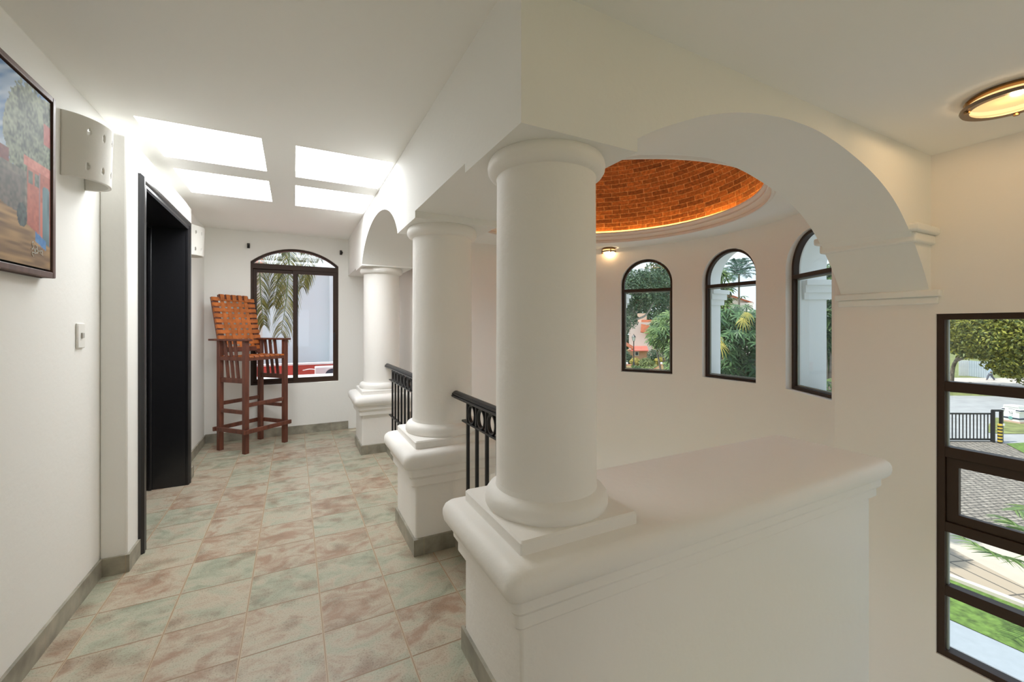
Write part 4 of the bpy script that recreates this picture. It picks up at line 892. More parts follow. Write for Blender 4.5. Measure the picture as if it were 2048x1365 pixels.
obj('body', sbox(.03, sL - .03, 0, .55, 0, .92), mw_, sg); obj('base', sbox(-.04, sL + .04, -.05, .60, 0, .12), mat('pink_sign_base', (.62, .42, .33), .8), sg)
obj('cap', sbox(.05, sL - .05, -.02, .57, .90, .98), mw_, sg)
obj('stripe', sbox(.0, sL * .38, -.02, .57, .24, .31), mb_, sg); obj('stripe', sbox(sL * .58, sL, -.02, .57, .24, .31), mb_, sg)
obj('stripe', sbox(-.02, sL * .12, -.025, .575, .70, .76), mb_, sg); obj('stripe', sbox(sL * .78, sL + .02, -.025, .575, .70, .76), mb_, sg)
for z0, z1 in ((.66, .70), (.76, .80)): obj('band', sbox(-.03, sL * .14, -.03, .58, z0, z1), mw_, sg); obj('band', sbox(sL * .76, sL + .03, -.03, .58, z0, z1), mw_, sg)
m_ = MB(); ec = sa + sdv * sL * .48 + nv * .03 + Vector((0, 0, .275)); m_.add([tuple(ec + sdv * .09 * cos(t) + Vector((0, 0, .09 * sin(t)))) for t in lin(0, 2 * PI, 20)[:-1]] + [tuple(ec - nv * .03 + sdv * .09 * cos(t) + Vector((0, 0, .09 * sin(t)))) for t in lin(0, 2 * PI, 20)[:-1]], [tuple(range(20))] + [(i, (i + 1) % 20, 20 + (i + 1) % 20, 20 + i) for i in range(20)]); obj('round_emblem', m_, mat('teal_emblem', (.18, .38, .36), .6), sg)
for (u, z, w_, h_) in ((.36, .62, .05, .015), (.40, .54, .015, .07), (.45, .50, .015, .07), (.50, .62, .06, .015), (.52, .52, .03, .03), (.56, .50, .015, .09), (.44, .44, .02, .02), (.52, .43, .05, .02), (.34, .78, .28, .012)):
    m_ = MB(); m_.add([tuple(sa + sdv * (sL * u + du) + nv * .004 + Vector((0, 0, z + dz))) for du, dz in ((0, 0), (w_, 0), (w_, h_), (0, h_))], [(0, 1, 2, 3)]); obj('letter_mark', m_, mb_, sg)

# big street tree, fence, hedge, walker
tb = G(1912, 760); tc_ = at(2000, 36.5, 0)
def blob(u, v, d, r): return (P(u, v, d), r)
tr = thing('broadleaf_tree', 'huge yellow-green broadleaf tree filling the top right pane', 'tree', (at(1903, 38, GZ)))
BL = [blob(1930, 665, 36, (2.2, 2.2, 1.5)), blob(1960, 640, 35, (3, 3, 2.0)), blob(1985, 672, 34, (2.4, 2.4, 1.7)), blob(2015, 650, 34, (3, 3, 2.2)), blob(2045, 680, 33.5, (2.8, 2.8, 2.4)), blob(2030, 718, 33.5, (2.0, 2.0, 1.6)), blob(2024, 703, 34.5, (1.2, 1.2, 1.1)), blob(1950, 700, 35.5, (1.6, 1.6, .9)), blob(2014, 744, 34, (.8, .8, .5)), blob(2080, 700, 33, (3, 3, 3)), blob(1918, 690, 37, (.9, .9, .9)), blob(2040, 600, 36, (4, 4, 2.5)), blob(1970, 600, 37, (4, 4, 2.5))]
V, F_ = leaf_cloud(BL, 36000, .15, 11); np_obj('foliage', V, F_, M_LF_BIG, tr)
m_ = MB(); m_.tube(catmull3([at(1903, 38, GZ), P(1905, 742, 38), P(1912, 722, 37.7), P(1935, 690, 37), P(1965, 650, 36)], 4), [.17 - .005 * k for k in range(17)], 8); m_.tube(catmull3([P(1912, 722, 37.7), P(1960, 705, 36), P(2010, 680, 34.5)], 4), [.12 - .01 * k for k in range(9)], 6); obj('trunk', m_, M_BARK, tr)
fc = thing('corrugated_fence', 'white corrugated metal fence under the big street tree', 'fence', G(1917, 752))
for (ua, va, ub, vb, nm, m0) in ((1917, 752, 1938, 752.5, 'panel', mat('white_sheet', (.72, .73, .74), .6)), (1938, 752.5, 1985, 758, 'side_panel', mat('grey_blue_sheet', (.48, .54, .60), .6))):
    a, b = G(ua, va), G(ub, vb); m_ = MB(); n_ = 40; ax = (b - a).normalized(); nn_ = Vector((-ax.y, ax.x, 0))
    pth = [a + (b - a) * (k / n_) + nn_ * (.05 * (1 if (k // 2) % 2 else -1)) for k in range(n_ + 1)]; m_.strip([(p.x, p.y) for p in pth], [GZ] * (n_ + 1), [GZ + 1.72] * (n_ + 1)); o = obj(nm, m_, m0, fc, sm=False); k = o.modifiers.new('t', 'SOLIDIFY'); k.thickness = .03
def shrub(name, label, cat, blobs, n, size, m, seed, loc, group=None, stem=True):
    t = thing(name, label, cat, loc, group=group); V, F_ = leaf_cloud(blobs, n, size, seed); np_obj('foliage', V, F_, m, t)
    if stem:
        m_ = MB(); L_ = Vector(loc)
        for k in range(3): m_.tube([L_ + Vector((.1 * (k - 1), 0, 0)), L_ + Vector((.25 * (k - 1), .1 * k, .45))], .03, 6)
        obj('stem', m_, M_BARK, t)
    return t
for k, (u, v, d, w_, m0, lb) in enumerate(((1908, 784, 35.5, 1.1, M_LF_DARK, 'dark low shrub at the left of the street verge'), (1925, 783, 35.5, 1.0, M_LF_DARK, 'dark reddish low shrub beside the leftmost one on the verge'), (1942, 781, 36, .8, M_LF_BIG, 'light green low shrub on the street verge'), (1975, 786, 34.5, .8, M_LF_YEL, 'yellow leafy shrub on the street verge under the tree'), (2000, 786, 34.5, .9, M_LF_BIG, 'green shrub right of the yellow one on the verge'))):
    q = at(u, d, GZ); shrub('verge_shrub', lb, 'shrub', [((q.x, q.y, GZ + .3), (w_ * .66, w_ * .66, .38))], 700, .13, m0, 30 + k, q)
# walking figure far off
wp = G(1981, 761); wk = thing('person', 'tiny person in a pale blue shirt and grey trousers walking under the street tree', 'person', wp)
fwd = (s2 - s1).normalized() * -1; H_ = 1.42
def wpt(f_, z, s_=0): return wp + fwd * f_ * H_ + Vector((0, 0, z * H_)) + fwd.cross(Vector((0, 0, 1))) * s_ * H_
bm_ = bmesh.new(); sk_ = {}
chain = {'pel': wpt(0, .52), 'ch': wpt(.03, .72), 'nk': wpt(.06, .83), 'hd': wpt(.085, .90), 'tp': wpt(.09, .97), 'k1': wpt(.12, .29, .04), 'a1': wpt(.20, .04, .04), 't1': wpt(.28, .015, .04), 'k2': wpt(-.06, .28, -.04), 'a2': wpt(-.22, .06, -.04), 't2': wpt(-.16, .015, -.04), 's1': wpt(.03, .78, .10), 'e1': wpt(-.05, .62, .12), 'h1': wpt(.02, .48, .12), 's2': wpt(.03, .78, -.10), 'e2': wpt(.08, .62, -.12), 'h2': wpt(.19, .54, -.12)}
rad_ = {'pel': .075, 'ch': .085, 'nk': .032, 'hd': .058, 'tp': .045, 'k1': .045, 'a1': .028, 't1': .022, 'k2': .045, 'a2': .028, 't2': .022, 's1': .040, 'e1': .028, 'h1': .022, 's2': .040, 'e2': .028, 'h2': .022}
for k, p in chain.items(): sk_[k] = bm_.verts.new(p - wp)
for a, b in (('pel', 'ch'), ('ch', 'nk'), ('nk', 'hd'), ('hd', 'tp'), ('pel', 'k1'), ('k1', 'a1'), ('a1', 't1'), ('pel', 'k2'), ('k2', 'a2'), ('a2', 't2'), ('ch', 's1'), ('s1', 'e1'), ('e1', 'h1'), ('ch', 's2'), ('s2', 'e2'), ('e2', 'h2')): bm_.edges.new((sk_[a], sk_[b]))
me = bpy.data.meshes.new('body'); bm_.to_mesh(me); bm_.free(); bd = bpy.data.objects.new('body', me); COL.objects.link(bd); bd.parent = wk
mo = bd.modifiers.new('skin', 'SKIN')
for (k, r_), sv_ in zip(rad_.items(), me.skin_vertices[0].data): sv_.radius = (r_ * H_, r_ * H_)
me.skin_vertices[0].data[0].use_root = True; bd.modifiers.new('sub', 'SUBSURF').levels = 1; me.materials.append(mat('skin_tone', (.30, .17, .11), .6))
m_ = MB(); m_.tube([wpt(.0, .47), wpt(.0, .55), wpt(.03, .70), wpt(.04, .79), wpt(.05, .83)], [.098 * H_, .10 * H_, .108 * H_, .10 * H_, .05 * H_], 12)
for s_, e_ in (('s1', 'e1'), ('s2', 'e2')): m_.tube([chain[s_], chain[e_].lerp(chain[s_], .2)], [.058 * H_, .048 * H_], 8)
obj('shirt', m_, mat('pale_blue_cloth', (.45, .58, .70), .8), wk)
m_ = MB()
for k_, a_ in (('k1', 'a1'), ('k2', 'a2')): m_.tube([chain['pel'], chain[k_], chain[a_]], [.085 * H_, .062 * H_, .045 * H_], 10)
obj('trousers', m_, mat('grey_cloth', (.12, .13, .16), .8), wk)
m_ = MB(); m_.tube([chain['hd'] + Vector((0, 0, .03)), chain['tp'] + Vector((0, 0, .035))], [.068 * H_, .035 * H_], 10); obj('hair', m_, M_BLACK, wk)

# fan palm by the tall window: leaves reach over the stone path
pb = at(2150, 8.6, GZ); pl = thing('garden_palm', 'slender palm leaves hanging in front of the stone slabs and cobbles', 'palm', pb)
m_ = MB(); m_.tube(catmull3([pb, pb + Vector((.02, .05, 1.2)), pb + Vector((-.05, .1, 2.45))], 6), [.10 - .003 * k for k in range(13)], 8); obj('stem', m_, M_BARK, pl)
top = pb + Vector((-.05, .1, 2.45))
for k, pth in enumerate(([top, P(2075, 1110, 8.0), P(2035, 1120, 7.7), P(1985, 1105, 7.4), P(1925, 1075, 7.2)], [top, P(2110, 1040, 8.4), P(2070, 1020, 8.3), P(2028, 1022, 8.3)], [top, P(2090, 1070, 8.2), P(2045, 1055, 8.0), P(2005, 1035, 7.9)], [top, P(2160, 1000, 8.6), P(2200, 1010, 8.6), P(2240, 1060, 8.6)])):
    V, F_, M_ = frond(pth, .42, 60 + k, 30, .035, .7); o = np_obj('frond', V, F_, M_LF_UMB, pl); m_ = MB(); m_.tube(M_, .010, 5); obj('midrib', m_, M_LF_OLIVE, o)

# ---------------- seen through the round-headed windows
def tree(name, label, base, blobs, n, size, m, seed, limbs, r0=.25):
    t = thing(name, label, 'tree', base); V, F_ = leaf_cloud(blobs, n, size, seed); np_obj('foliage', V, F_, m, t)
    m_ = MB()
    for k, L_ in enumerate(limbs):
        c_ = catmull3(L_, 5); N = len(c_); m_.tube(c_, [r0 * (1 if k == 0 else .55) * (1 - .7 * i / N) for i in range(N)], 7)
    obj('trunk', m_, mat('pale_bark', (.42, .38, .32), .9, noise=.3), t); return t
b0 = at(1236, 36, GZ)
tree('shade_tree', 'dark shade tree with pale forked trunk in the left round-headed window', b0, [blob(1248, 600, 36, (1.3, 1.3, 1.6)), blob(1268, 575, 35, (1.7, 1.7, 1.5)), blob(1290, 558, 36, (1.5, 1.5, .9)), blob(1325, 578, 37, (1.5, 1.5, 1.6)), blob(1300, 590, 34, (1.2, 1.2, .9)), blob(1255, 640, 35, (.9, .9, .9)), blob(1245, 665, 36, (.6, .6, .9)), blob(1280, 612, 35, (.9, .9, .55)), blob(1262, 560, 37, (1.0, 1.0, .8)), blob(1335, 612, 36, (1.0, 1.0, 1.0))], 10500, .105, M_LF_DARK, 12, [[b0, P(1243, 690, 36), P(1256, 650, 36), P(1275, 620, 36), P(1300, 590, 36)], [P(1250, 668, 36), P(1262, 640, 35.5), P(1272, 600, 35)], [P(1262, 640, 36), P(1290, 632, 36), P(1310, 600, 36)]], .22)
def far_tree(name, label, u, v, d, r, n, size, m, seed):
    q = P(u, v, d); b_ = Vector((q.x, q.y, GZ)); return tree(name, label, b_, [(q, r), (q + Vector((r[0] * .6, -r[1] * .5, -r[2] * .4)), (r[0] * .6, r[1] * .6, r[2] * .6)), (q + Vector((-r[0] * .6, r[1] * .5, -r[2] * .3)), (r[0] * .6, r[1] * .6, r[2] * .6))], n, size, m, seed, [[b_, b_.lerp(q, .5), q]], .3)
far_tree('far_tree', 'bluish distant tree crown right of the shade tree in the left arched window', 1335, 560, 60, (4, 4, 3.2), 3000, .35, M_LF_DARK, 13)
far_tree('far_tree', 'distant tree behind the pink house', 1300, 622, 100, (8, 8, 4.2), 4000, .45, M_LF_DARK, 14)
def umbrella_plant(label, base, spots, L, seed, m=M_LF_UMB, k=9, per=9, spread=.5, yellow=None):
    t = thing('umbrella_tree', label, 'tree', base); r = np.random.default_rng(seed); C_, A2 = [], []
    for (u, v, d, s_) in spots:
        for i in range(per):
            o_ = r.normal(size=3) * s_ * spread; C_.append(tuple(P(u, v, d) + Vector(o_))); A2.append((r.normal() * .35 - .25, r.normal() * .35 - .35, 1.0))
    V, F_ = palmate(C_, A2, L, seed, k); np_obj('foliage', V, F_, m, t)
    if yellow:
        C_ = [tuple(P(u, v, d)) for (u, v, d) in yellow]; V, F_ = palmate(C_, [(-.5, -.6, .5)] * len(C_), L * .8, seed + 1, 15, .10, 1.3); np_obj('yellow_leaves', V, F_, M_LF_YEL, t)
    m_ = MB()
    for (u, v, d, s_) in spots[::4]:
        e_ = P(u, v, d); m_.tube(catmull3([Vector(base), Vector(base).lerp(e_, .5) + Vector((0, 0, .6)), e_], 4), [.06 - .004 * i for i in range(9)], 6)
    obj('stem', m_, M_BARK, t); return t
umbrella_plant('bright umbrella tree filling the right of the leftmost arched window', at(1352, 13.5, GZ), [(1325, 650, 14, .35), (1338, 640, 13.5, .35), (1316, 668, 14, .28), (1334, 664, 13, .32), (1322, 684, 13.5, .24), (1343, 684, 13, .26), (1345, 662, 13, .3), (1312, 655, 14.5, .22), (1310, 682, 14.5, .18)], .25, 21, per=20)
umbrella_plant('lower umbrella tree with long hanging leaves at the window corner', at(1350, 10.5, GZ), [(1346, 712, 10.5, .10), (1344, 726, 10.5, .10), (1347, 740, 10, .10), (1349, 748, 10.5, .1), (1347, 698, 10.5, .12)], .17, 22, per=14)
sp_ = [(u + (v % 3) * 4, v, 11.5 + ((u * 7 + v * 3) % 10) * .25, .30) for v in range(628, 775, 18) for u in range(1432, 1530, 15)]
umbrella_plant('dense umbrella tree with one yellow spray in the middle arched window', at(1470, 11.5, GZ), sp_, .25, 23, m=M_LF_MID, per=8, yellow=[(1494, 628, 10.4), (1486, 640, 10.3), (1440, 690, 10.0), (1434, 676, 10.1)])
umbrella_plant('tall thin umbrella tree rising beside the white jamb in the middle window', at(1447, 13, GZ), [(1444, 560, 13, .22), (1447, 580, 13, .22), (1450, 600, 13, .25), (1444, 612, 13, .25), (1452, 622, 13, .25), (1442, 548, 13, .15)], .26, 24, per=9)
pq = P(1478, 548, 24); pbx = Vector((pq.x, pq.y, GZ)); pm_ = thing('feather_palm', 'blue-green feathery palm crown against the sky in the middle window', 'palm', pbx)
m_ = MB(); m_.tube([pbx, pbx.lerp(pq, .6), pq], [.09, .06, .05], 8); obj('trunk', m_, M_BARK, pm_)
for k in range(26):
    a = k * 2.399; el = 1.35 - 1.6 * (k / 26); d_ = Vector((cos(a) * cos(el), sin(a) * cos(el), sin(el))); R_ = 1.05
    V, F_, M_ = frond([pq, pq + d_ * R_ * .5 + Vector((0, 0, .05)), pq + d_ * R_ * .8 - Vector((0, 0, .02)), pq + d_ * R_ * .98 - Vector((0, 0, .16))], .40, 80 + k, 26, .03, .6); np_obj('frond', V, F_, foliage_mat('blue_green_leaf', (.05, .12, .10), (.16, .26, .20)) if k == 0 else bpy.data.materials['blue_green_leaf'], pm_)
sp_ = [(u, v, 9.5 + ((u * 5 + v) % 7) * .3, .25) for v in range(545, 800, 22) for u in (1636, 1650, 1664)]
umbrella_plant('dark umbrella tree behind the white jamb of the half-hidden arched window', at(1655, 10, GZ), sp_, .24, 25, per=8, m=foliage_mat('leaf_mid_green', (.02, .06, .018), (.18, .26, .08)))
# pink house, red-roofed house
def facing_box(mb, c, w_, dpt, z0, z1, ang=None):
    c = Vector(c); ang = math.atan2(c.y, c.x) - PI / 2 if ang is None else ang; ex, ey = Vector((cos(ang), sin(ang), 0)), Vector((-sin(ang), cos(ang), 0))
    p = [tuple(Vector((c.x, c.y, 0)) + ex * x + ey * y + Vector((0, 0, z))) for z in (z0, z1) for y in (0, dpt) for x in (-w_ / 2, w_ / 2)]
    mb.add(p, [(0, 2, 3, 1), (4, 5, 7, 6), (0, 1, 5, 4), (2, 6, 7, 3), (0, 4, 6, 2), (1, 3, 7, 5)]); return ex, ey
hc = at(1279, 68, GZ); hs_ = thing('pink_house', 'pale pink house with orange tiled roof behind the street lamp', 'house', hc)
zv = lambda v, d: EYE - (v - HY) * d / F_PX
m_ = MB(); facing_box(m_, at(1280, 69, 0), 3.5, 5, GZ, zv(645, 69)); obj('wall', m_, mat('pale_pink_wall', (.74, .60, .55), .85), hs_)
m_ = MB(); facing_box(m_, at(1275, 66, 0), 3.0, 3, GZ, zv(701, 66)); obj('porch', m_, mat('orange_wall', (.62, .33, .20), .85), hs_)
M_ROOF = paver_mat('roof_tiles', (.55, .16, .06), (.42, .11, .05), (.25, .07, .03), .14, .12)
def slab(parent, name, pts, m, th=.12):
    g = MB(); n = len(pts); g.add([tuple(p) for p in pts] + [tuple(Vector(p) - Vector((0, 0, th))) for p in pts], [tuple(range(n)), tuple(range(n, 2 * n))[::-1]] + [(i, n + i, n + (i + 1) % n, (i + 1) % n) for i in range(n)]); return obj(name, g, m, parent, sm=False)
slab(hs_, 'awning', [P(1261, 701.5, 65), P(1297, 701.5, 65), P(1294, 692.5, 67), P(1268, 692.5, 67)], mat('red_awning', (.66, .16, .11), .7))
slab(hs_, 'roof', [P(1281, 664, 67), P(1306, 668, 67), P(1310, 640, 70), P(1283, 640, 70)], M_ROOF); slab(hs_, 'roof', [P(1250, 690, 66), P(1268, 699, 65), P(1268, 694, 68), P(1253, 685, 68)], M_ROOF)
m_ = MB(); facing_box(m_, at(1284, 70.5, 0), 1.5, 2, zv(645, 70), zv(627, 70)); obj('chimney_block', m_, mat('peach_wall', (.72, .50, .38), .85), hs_)
m_ = MB(); facing_box(m_, at(1273.5, 65.9, 0), .62, .1, zv(712, 66), zv(703.5, 66)); wdw = obj('window', m_, mat('white_window_trim', (.75, .73, .7), .6), hs_)
m_ = MB(); facing_box(m_, at(1273.5, 65.84, 0), .42, .1, zv(711, 66), zv(704.5, 66)); obj('pane', m_, mat('dark_pane', (.05, .06, .07), .2), wdw)
h2 = thing('red_roof_house', 'distant house with a red gable roof above the middle window trees', 'house', at(1478, 46, GZ)); mw2 = mat('cream_house_wall', (.72, .66, .58), .85)
m_ = MB(); ex, ey = facing_box(m_, at(1479, 46, 0), 2.6, 4, GZ, zv(606, 46)); m_.extrude_poly([P(1455, 606, 46), P(1503, 606, 46), P(1462, 592, 46)], ey * 4); obj('wall', m_, mw2, h2)
slab(h2, 'roof', [P(1460, 589, 45.6), P(1507, 605, 45.6), P(1507, 605, 45.6) + ey * 5, P(1460, 589, 45.6) + ey * 5], M_ROOF, .18); slab(h2, 'roof', [P(1460, 589, 45.6), P(1440, 600, 45.6), P(1440, 600, 45.6) + ey * 5, P(1460, 589, 45.6) + ey * 5], M_ROOF, .18)
h3 = thing('tan_house', 'tan house front seen between the leaves right of the pink house', 'house', at(1318, 78, GZ)); m_ = MB(); facing_box(m_, at(1318, 78, 0), 4.0, 4, GZ, zv(660, 78)); obj('wall', m_, mat('tan_wall', (.58, .45, .36), .85), h3); slab(h3, 'roof', [P(1294, 662, 77), P(1342, 662, 77), P(1338, 650, 80), P(1298, 650, 80)], M_ROOF)
# street lamp, garden wall, bushes
lp = G(1267.5, 735); sl = thing('street_lamp', 'black lantern street lamp in front of the pink house', 'street lamp', lp); hgt = zv(676, 56.4) - GZ
m_ = MB(); m_.lathe([(.0, GZ), (.18, GZ), (.14, GZ + .5), (.07, GZ + .7), (.06, GZ + hgt - .5), (.12, GZ + hgt - .45), (.0, GZ + hgt - .4)], lp.x, lp.y, 12); obj('pole', m_, M_IRON, sl)
m_ = MB(); z = GZ + hgt - .42; m_.lathe([(.0, z), (.14, z), (.24, z + .5), (.0, z + .5)], lp.x, lp.y, 6); ln = obj('lantern_glass', m_, mat('milky_glass', (.7, .7, .66), .3), sl)
m_ = MB(); m_.lathe([(.0, z + .5), (.30, z + .5), (.16, z + .72), (.05, z + .80), (.04, z + .92), (0, z + .95)], lp.x, lp.y, 6)
for k in range(6): a = k * PI / 3; m_.tube([(lp.x + .14 * cos(a), lp.y + .14 * sin(a), z), (lp.x + .245 * cos(a), lp.y + .245 * sin(a), z + .5)], .018, 5)
obj('lantern_cap', m_, M_IRON, ln)
gw = thing('garden_wall', 'low peach garden wall with red coping and curved sweep', 'wall', G(1290, 744)); mp_ = mat('peach_paint', (.72, .48, .26), .85); mr_ = mat('red_coping', (.55, .20, .12), .8)
D_ = 52
def wall_piece(us, tops, nm, parent, m, th=.25, z0=GZ):
    m_ = MB(); pts = [at(u, D_, 0) for u in us]; tops = [zv(v, D_) for v in tops]; nn_ = Vector((pts[0].x, pts[0].y, 0)).normalized() * th
    for off in (Vector((0, 0, 0)), nn_): m_.strip([((p + off).x, (p + off).y) for p in pts], [z0 if isinstance(z0, float) else zv(z0[i], D_) for i in range(len(us))], tops)
    for i in range(len(us) - 1): m_.quad((pts[i].x, pts[i].y, tops[i]), (pts[i + 1].x, pts[i + 1].y, tops[i + 1]), (*(pts[i + 1] + nn_)[:2], tops[i + 1]), (*(pts[i] + nn_)[:2], tops[i]))
    return obj(nm, m_, m, parent)
us = lin(1262, 1320, 20); vt = [741.5 - 9.5 * max(0, (u - 1296) / 24) ** 2 - 6 * max(0, (1272 - u) / 10) ** 2 for u in us]
wall_piece(us, vt, 'wall_body', gw, mp_); wall_piece(us, [v - .7 for v in vt], 'coping', gw, mr_, .34, [v + .3 for v in vt])
wall_piece([1319, 1330], [731.5, 731.5], 'pier', gw, mp_, .6); wall_piece([1318.3, 1330.7], [730.2, 730.2], 'pier_cap', gw, mr_, .7, [731.5] * 2); wall_piece([1244, 1262], [731.5, 731.5], 'pier', gw, mp_, .6); wall_piece([1243, 1263], [730.2, 730.2], 'pier_cap', gw, mr_, .7, [731.5] * 2)
for u, lb in ((1323, 'white globe lamp on the right pier of the garden wall'), (1253.5, 'white globe lamp on the left pier of the garden wall')):
    c_ = P(u, 727.4, D_ + .3); m_ = MB(); m_.lathe([(.17 * cos(a), c_.z + .17 * sin(a)) for a in lin(-PI / 2, PI / 2, 10)], c_.x, c_.y, 16); tag(obj('globe_lamp', m_, mat('white_globe', (.85, .85, .82), .4) if u > 1300 else bpy.data.materials['white_globe'], origin=c_), lb, 'lamp', 'globe lamps on the garden wall')
for k, (u, v, d, r_, m0, lb, n) in enumerate(((1270, 724, 58, (.75, .75, .55), M_LF_YEL, 'bright yellow bush left of the round olive bush', 900), (1293, 727, 57, (1.05, 1.05, .72), M_LF_OLIVE, 'round olive-green bush behind the garden wall', 1500), (1320, 721, 59, (.75, .75, .42), M_LF_YEL, 'orange-yellow bush near the right garden pier', 800), (1254, 718, 60, (.75, .75, 1.1), M_LF_DARK, 'tall dark green hedge bush left of the lamp', 1200), (1308, 713, 62, (1.1, 1.1, 1.0), M_LF_DARK, 'dark bush beside the orange porch', 1200), (1300, 737, 54, (1.7, 1.0, .28), M_LF_OLIVE, 'low pale ground shrub just behind the curved garden wall', 1000), (1272, 737, 54, (1.0, 1.0, .35), M_LF_UMB, 'low green shrub around the lamp foot', 700))):
    q = P(u, v, d); bq = Vector((q.x, q.y, GZ)); t = shrub('garden_bush', lb, 'bush', [(q, r_), ((q.x, q.y, (q.z + GZ) / 2), (r_[0] * .8, r_[1] * .8, max(.2, (q.z - GZ) / 2)))], n, .14, m0, 40 + k, bq)

# ---------------- seen through the corridor window
nb1 = thing('neighbour_house', 'tall pale blue-grey house wall filling the corridor window', 'house', (0, 13, GZ)); m_ = MB(); m_.box(-6, 6, 13.2, 16, GZ, 2.86); obj('wall', m_, mat('pale_blue_wall', (.80, .86, .89), .85), nb1)
m_ = MB(); m_.box(-6, 6, 13.1, 16, 2.86, 2.95); obj('roof_edge', m_, M_WALL, nb1)
m_ = MB(); m_.box(.9, 1.25, 13.0, 13.2, GZ, 2.86); obj('pilaster', m_, bpy.data.materials['pale_blue_wall'], nb1)
h4 = thing('pink_gable_house', 'small pink gable with red tiles, top left in the corridor window', 'house', at(511, 10.5, GZ))
m_ = MB(); facing_box(m_, at(511, 10.5, 0), .30, .25, GZ, zv(546, 10.5)); obj('wall', m_, mat('pale_stone_wall', (.72, .70, .66), .85), h4)
m_ = MB(); facing_box(m_, at(511, 10.5, 0), .31, .26, zv(546, 10.5), zv(524, 10.5)); obj('gable', m_, mat('soft_pink_wall', (.76, .60, .58), .85), h4)
slab(h4, 'roof', [P(500, 524, 10.4), P(531, 526, 10.4), P(524, 513, 10.7), P(504, 512, 10.7)], M_ROOF, .06)
ft = thing('roof_terrace', 'lower flat roof with a red parapet band outside the corridor window', 'roof', (0, 9, -.34), kind='structure')
m_ = MB(); m_.box(-5, 5, 7.0, 12.4, -.44, -.34); obj('deck', m_, mat('red_roof_coating', (.52, .085, .06), .7, noise=.15, nscale=3), ft)
m_ = MB(); m_.box(-5, 5, 11.4, 11.55, -.34, .36); obj('red_parapet', m_, bpy.data.materials['red_roof_coating'], ft); m_ = MB(); m_.box(-5, 5, 11.36, 11.60, .36, .40); obj('coping', m_, M_WALL, ft)
m_ = MB(); m_.box(-3, 3, 5.92, 6.75, .44, .605); struct(obj('window_ledge', m_, mat('white_ledge', (.78, .72, .70), .8), bev=.01), 'white outer ledge below the corridor window', 'ledge')
ac = thing('air_conditioner', 'white outdoor air conditioner with round fan on the red roof', 'air conditioner', P(655, 760, 9.9).to_2d().to_3d() + Vector((0, 0, -.34)))
aq = ac.location; m_ = MB(); m_.box(aq.x - .27, aq.x + .40, aq.y - .14, aq.y + .16, -.34, .36); cs = obj('casing', m_, mat('white_metal', (.75, .75, .74), .5), ac, bev=.02)
m_ = MB(); m_.lathe([(.235, 0), (.235, .02), (.20, .02), (.20, 0)], 0, 0, 32); rot = Matrix.Translation((aq.x + .10, aq.y - .14, .15)) @ Matrix.Rotation(PI / 2, 4, 'X') @ Matrix.Scale(.82, 4); m_.v = [tuple(rot @ Vector(p)) for p in m_.v]; obj('fan_ring', m_, bpy.data.materials['white_metal'], cs)
m_ = MB()
for r_ in (.05, .09, .13, .17): m_.lathe([(r_, .012), (r_ + .012, .012), (r_ + .012, .004), (r_, .004)], 0, 0, 32)
m_.lathe([(0, .001), (.20, .001)], 0, 0, 32); m_.v = [tuple(rot @ Vector(p)) for p in m_.v]; obj('fan_grille', m_, mat('dark_blue_grille', (.05, .08, .12), .5), cs)
pp = MB(); pp.tube(catmull3([P(634, 742, 9.85), P(629, 739.5, 9.8), P(618, 739, 9.8), P(609, 741, 9.8), P(606, 741.5, 9.9)], 5), .012, 6); obj('hose', pp, M_PLASTIC, ac)
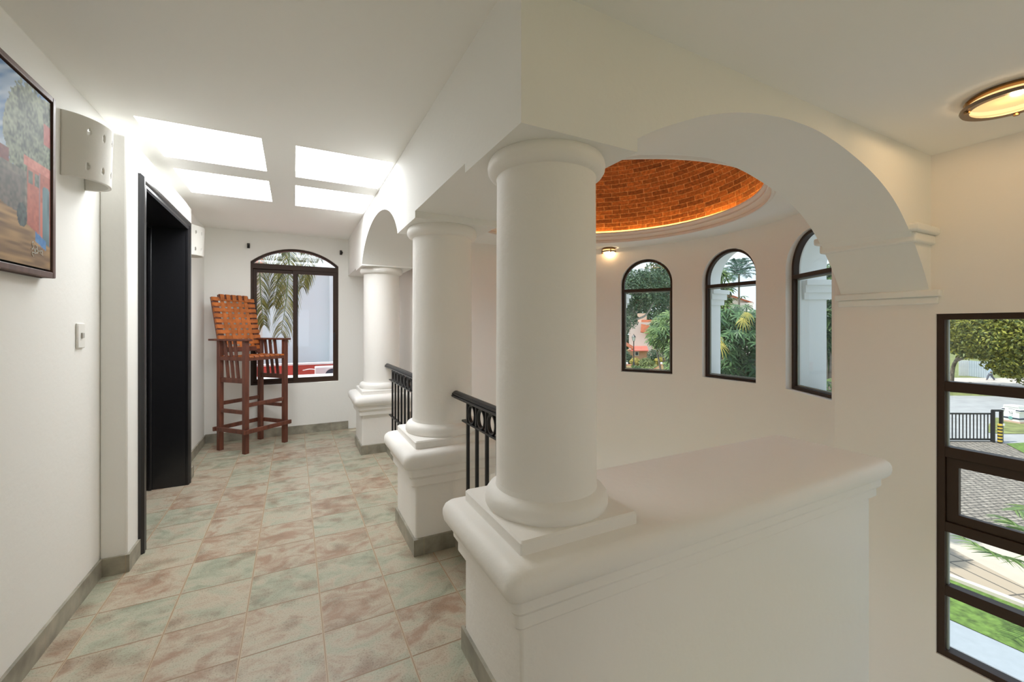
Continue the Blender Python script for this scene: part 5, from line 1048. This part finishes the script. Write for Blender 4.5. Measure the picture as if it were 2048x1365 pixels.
tk = P(656, 728, 11.2); m_ = MB(); m_.lathe([(.0, -.34), (.42, -.34), (.42, tk.z - .05), (.36, tk.z - .0), (.2, tk.z + .03), (0, tk.z + .04)], tk.x, tk.y, 28); tag(obj('water_tank', m_, bpy.data.materials['white_metal'], origin=(tk.x, tk.y, -.34)), 'low white rounded tank behind the red parapet', 'tank')
cpb = at(455, 8.6, GZ); ctop = P(498, 330, 8.4); cp = thing('coconut_palm', 'coconut palm with long drooping fronds outside the corridor window', 'palm', cpb)
m_ = MB(); m_.tube(catmull3([cpb, cpb.lerp(ctop, .5) + Vector((-.35, .1, 0)), ctop], 8), [.17 - .003 * k for k in range(17)], 10); obj('trunk', m_, M_BARK, cp)
FR = [[ctop, P(545, 380, 8.2), P(576, 470, 8.0), P(574, 580, 7.9), P(562, 668, 7.9)], [ctop, P(560, 350, 8.4), P(606, 440, 8.5), P(616, 520, 8.6), P(606, 575, 8.6)], [ctop, P(510, 420, 8.2), P(518, 520, 8.1), P(522, 600, 8.1), P(528, 650, 8.1)], [ctop, P(535, 400, 8.6), P(556, 480, 8.6), P(556, 560, 8.6), P(548, 610, 8.6)], [ctop, P(450, 340, 8.4), P(410, 420, 8.4), P(395, 520, 8.4)], [ctop, P(560, 320, 8.9), P(610, 400, 9.2), P(634, 470, 9.3), P(640, 520, 9.3)], [ctop, P(470, 300, 8.8), P(430, 330, 9.2), P(400, 420, 9.3)]]
for k, pth in enumerate(FR):
    V, F_, M_ = frond(pth, (.60, .42, .42, .50, .6, .34, .6)[k], 90 + k, 150, .022, 2.0, side=(0, -1, .25)); o = np_obj('frond', V, F_, M_LF_PALM, cp); m_ = MB(); m_.tube(M_, [.022 * (1 - .8 * i / len(M_)) for i in range(len(M_))], 6); obj('midrib', m_, M_LF_OLIVE, o)
# distant woods that close the view beyond the gardens
r_ = np.random.default_rng(77)
tl = [(at(u, 96 + 10 * r_.random(), -2.2 + 2.4 * r_.random()), (6.5, 6.5, 3.2 + 1.6 * r_.random())) for u in list(range(1040, 1860, 38)) + list(range(1905, 2600, 45))]
V, F_ = leaf_cloud(tl, 16000, .62, 78); o = np_obj('treeline', V, F_, M_LF_DARK, origin=at(1500, 98, GZ)); tag(o, 'distant line of dark woods beyond houses and street', 'trees', None, 'stuff')
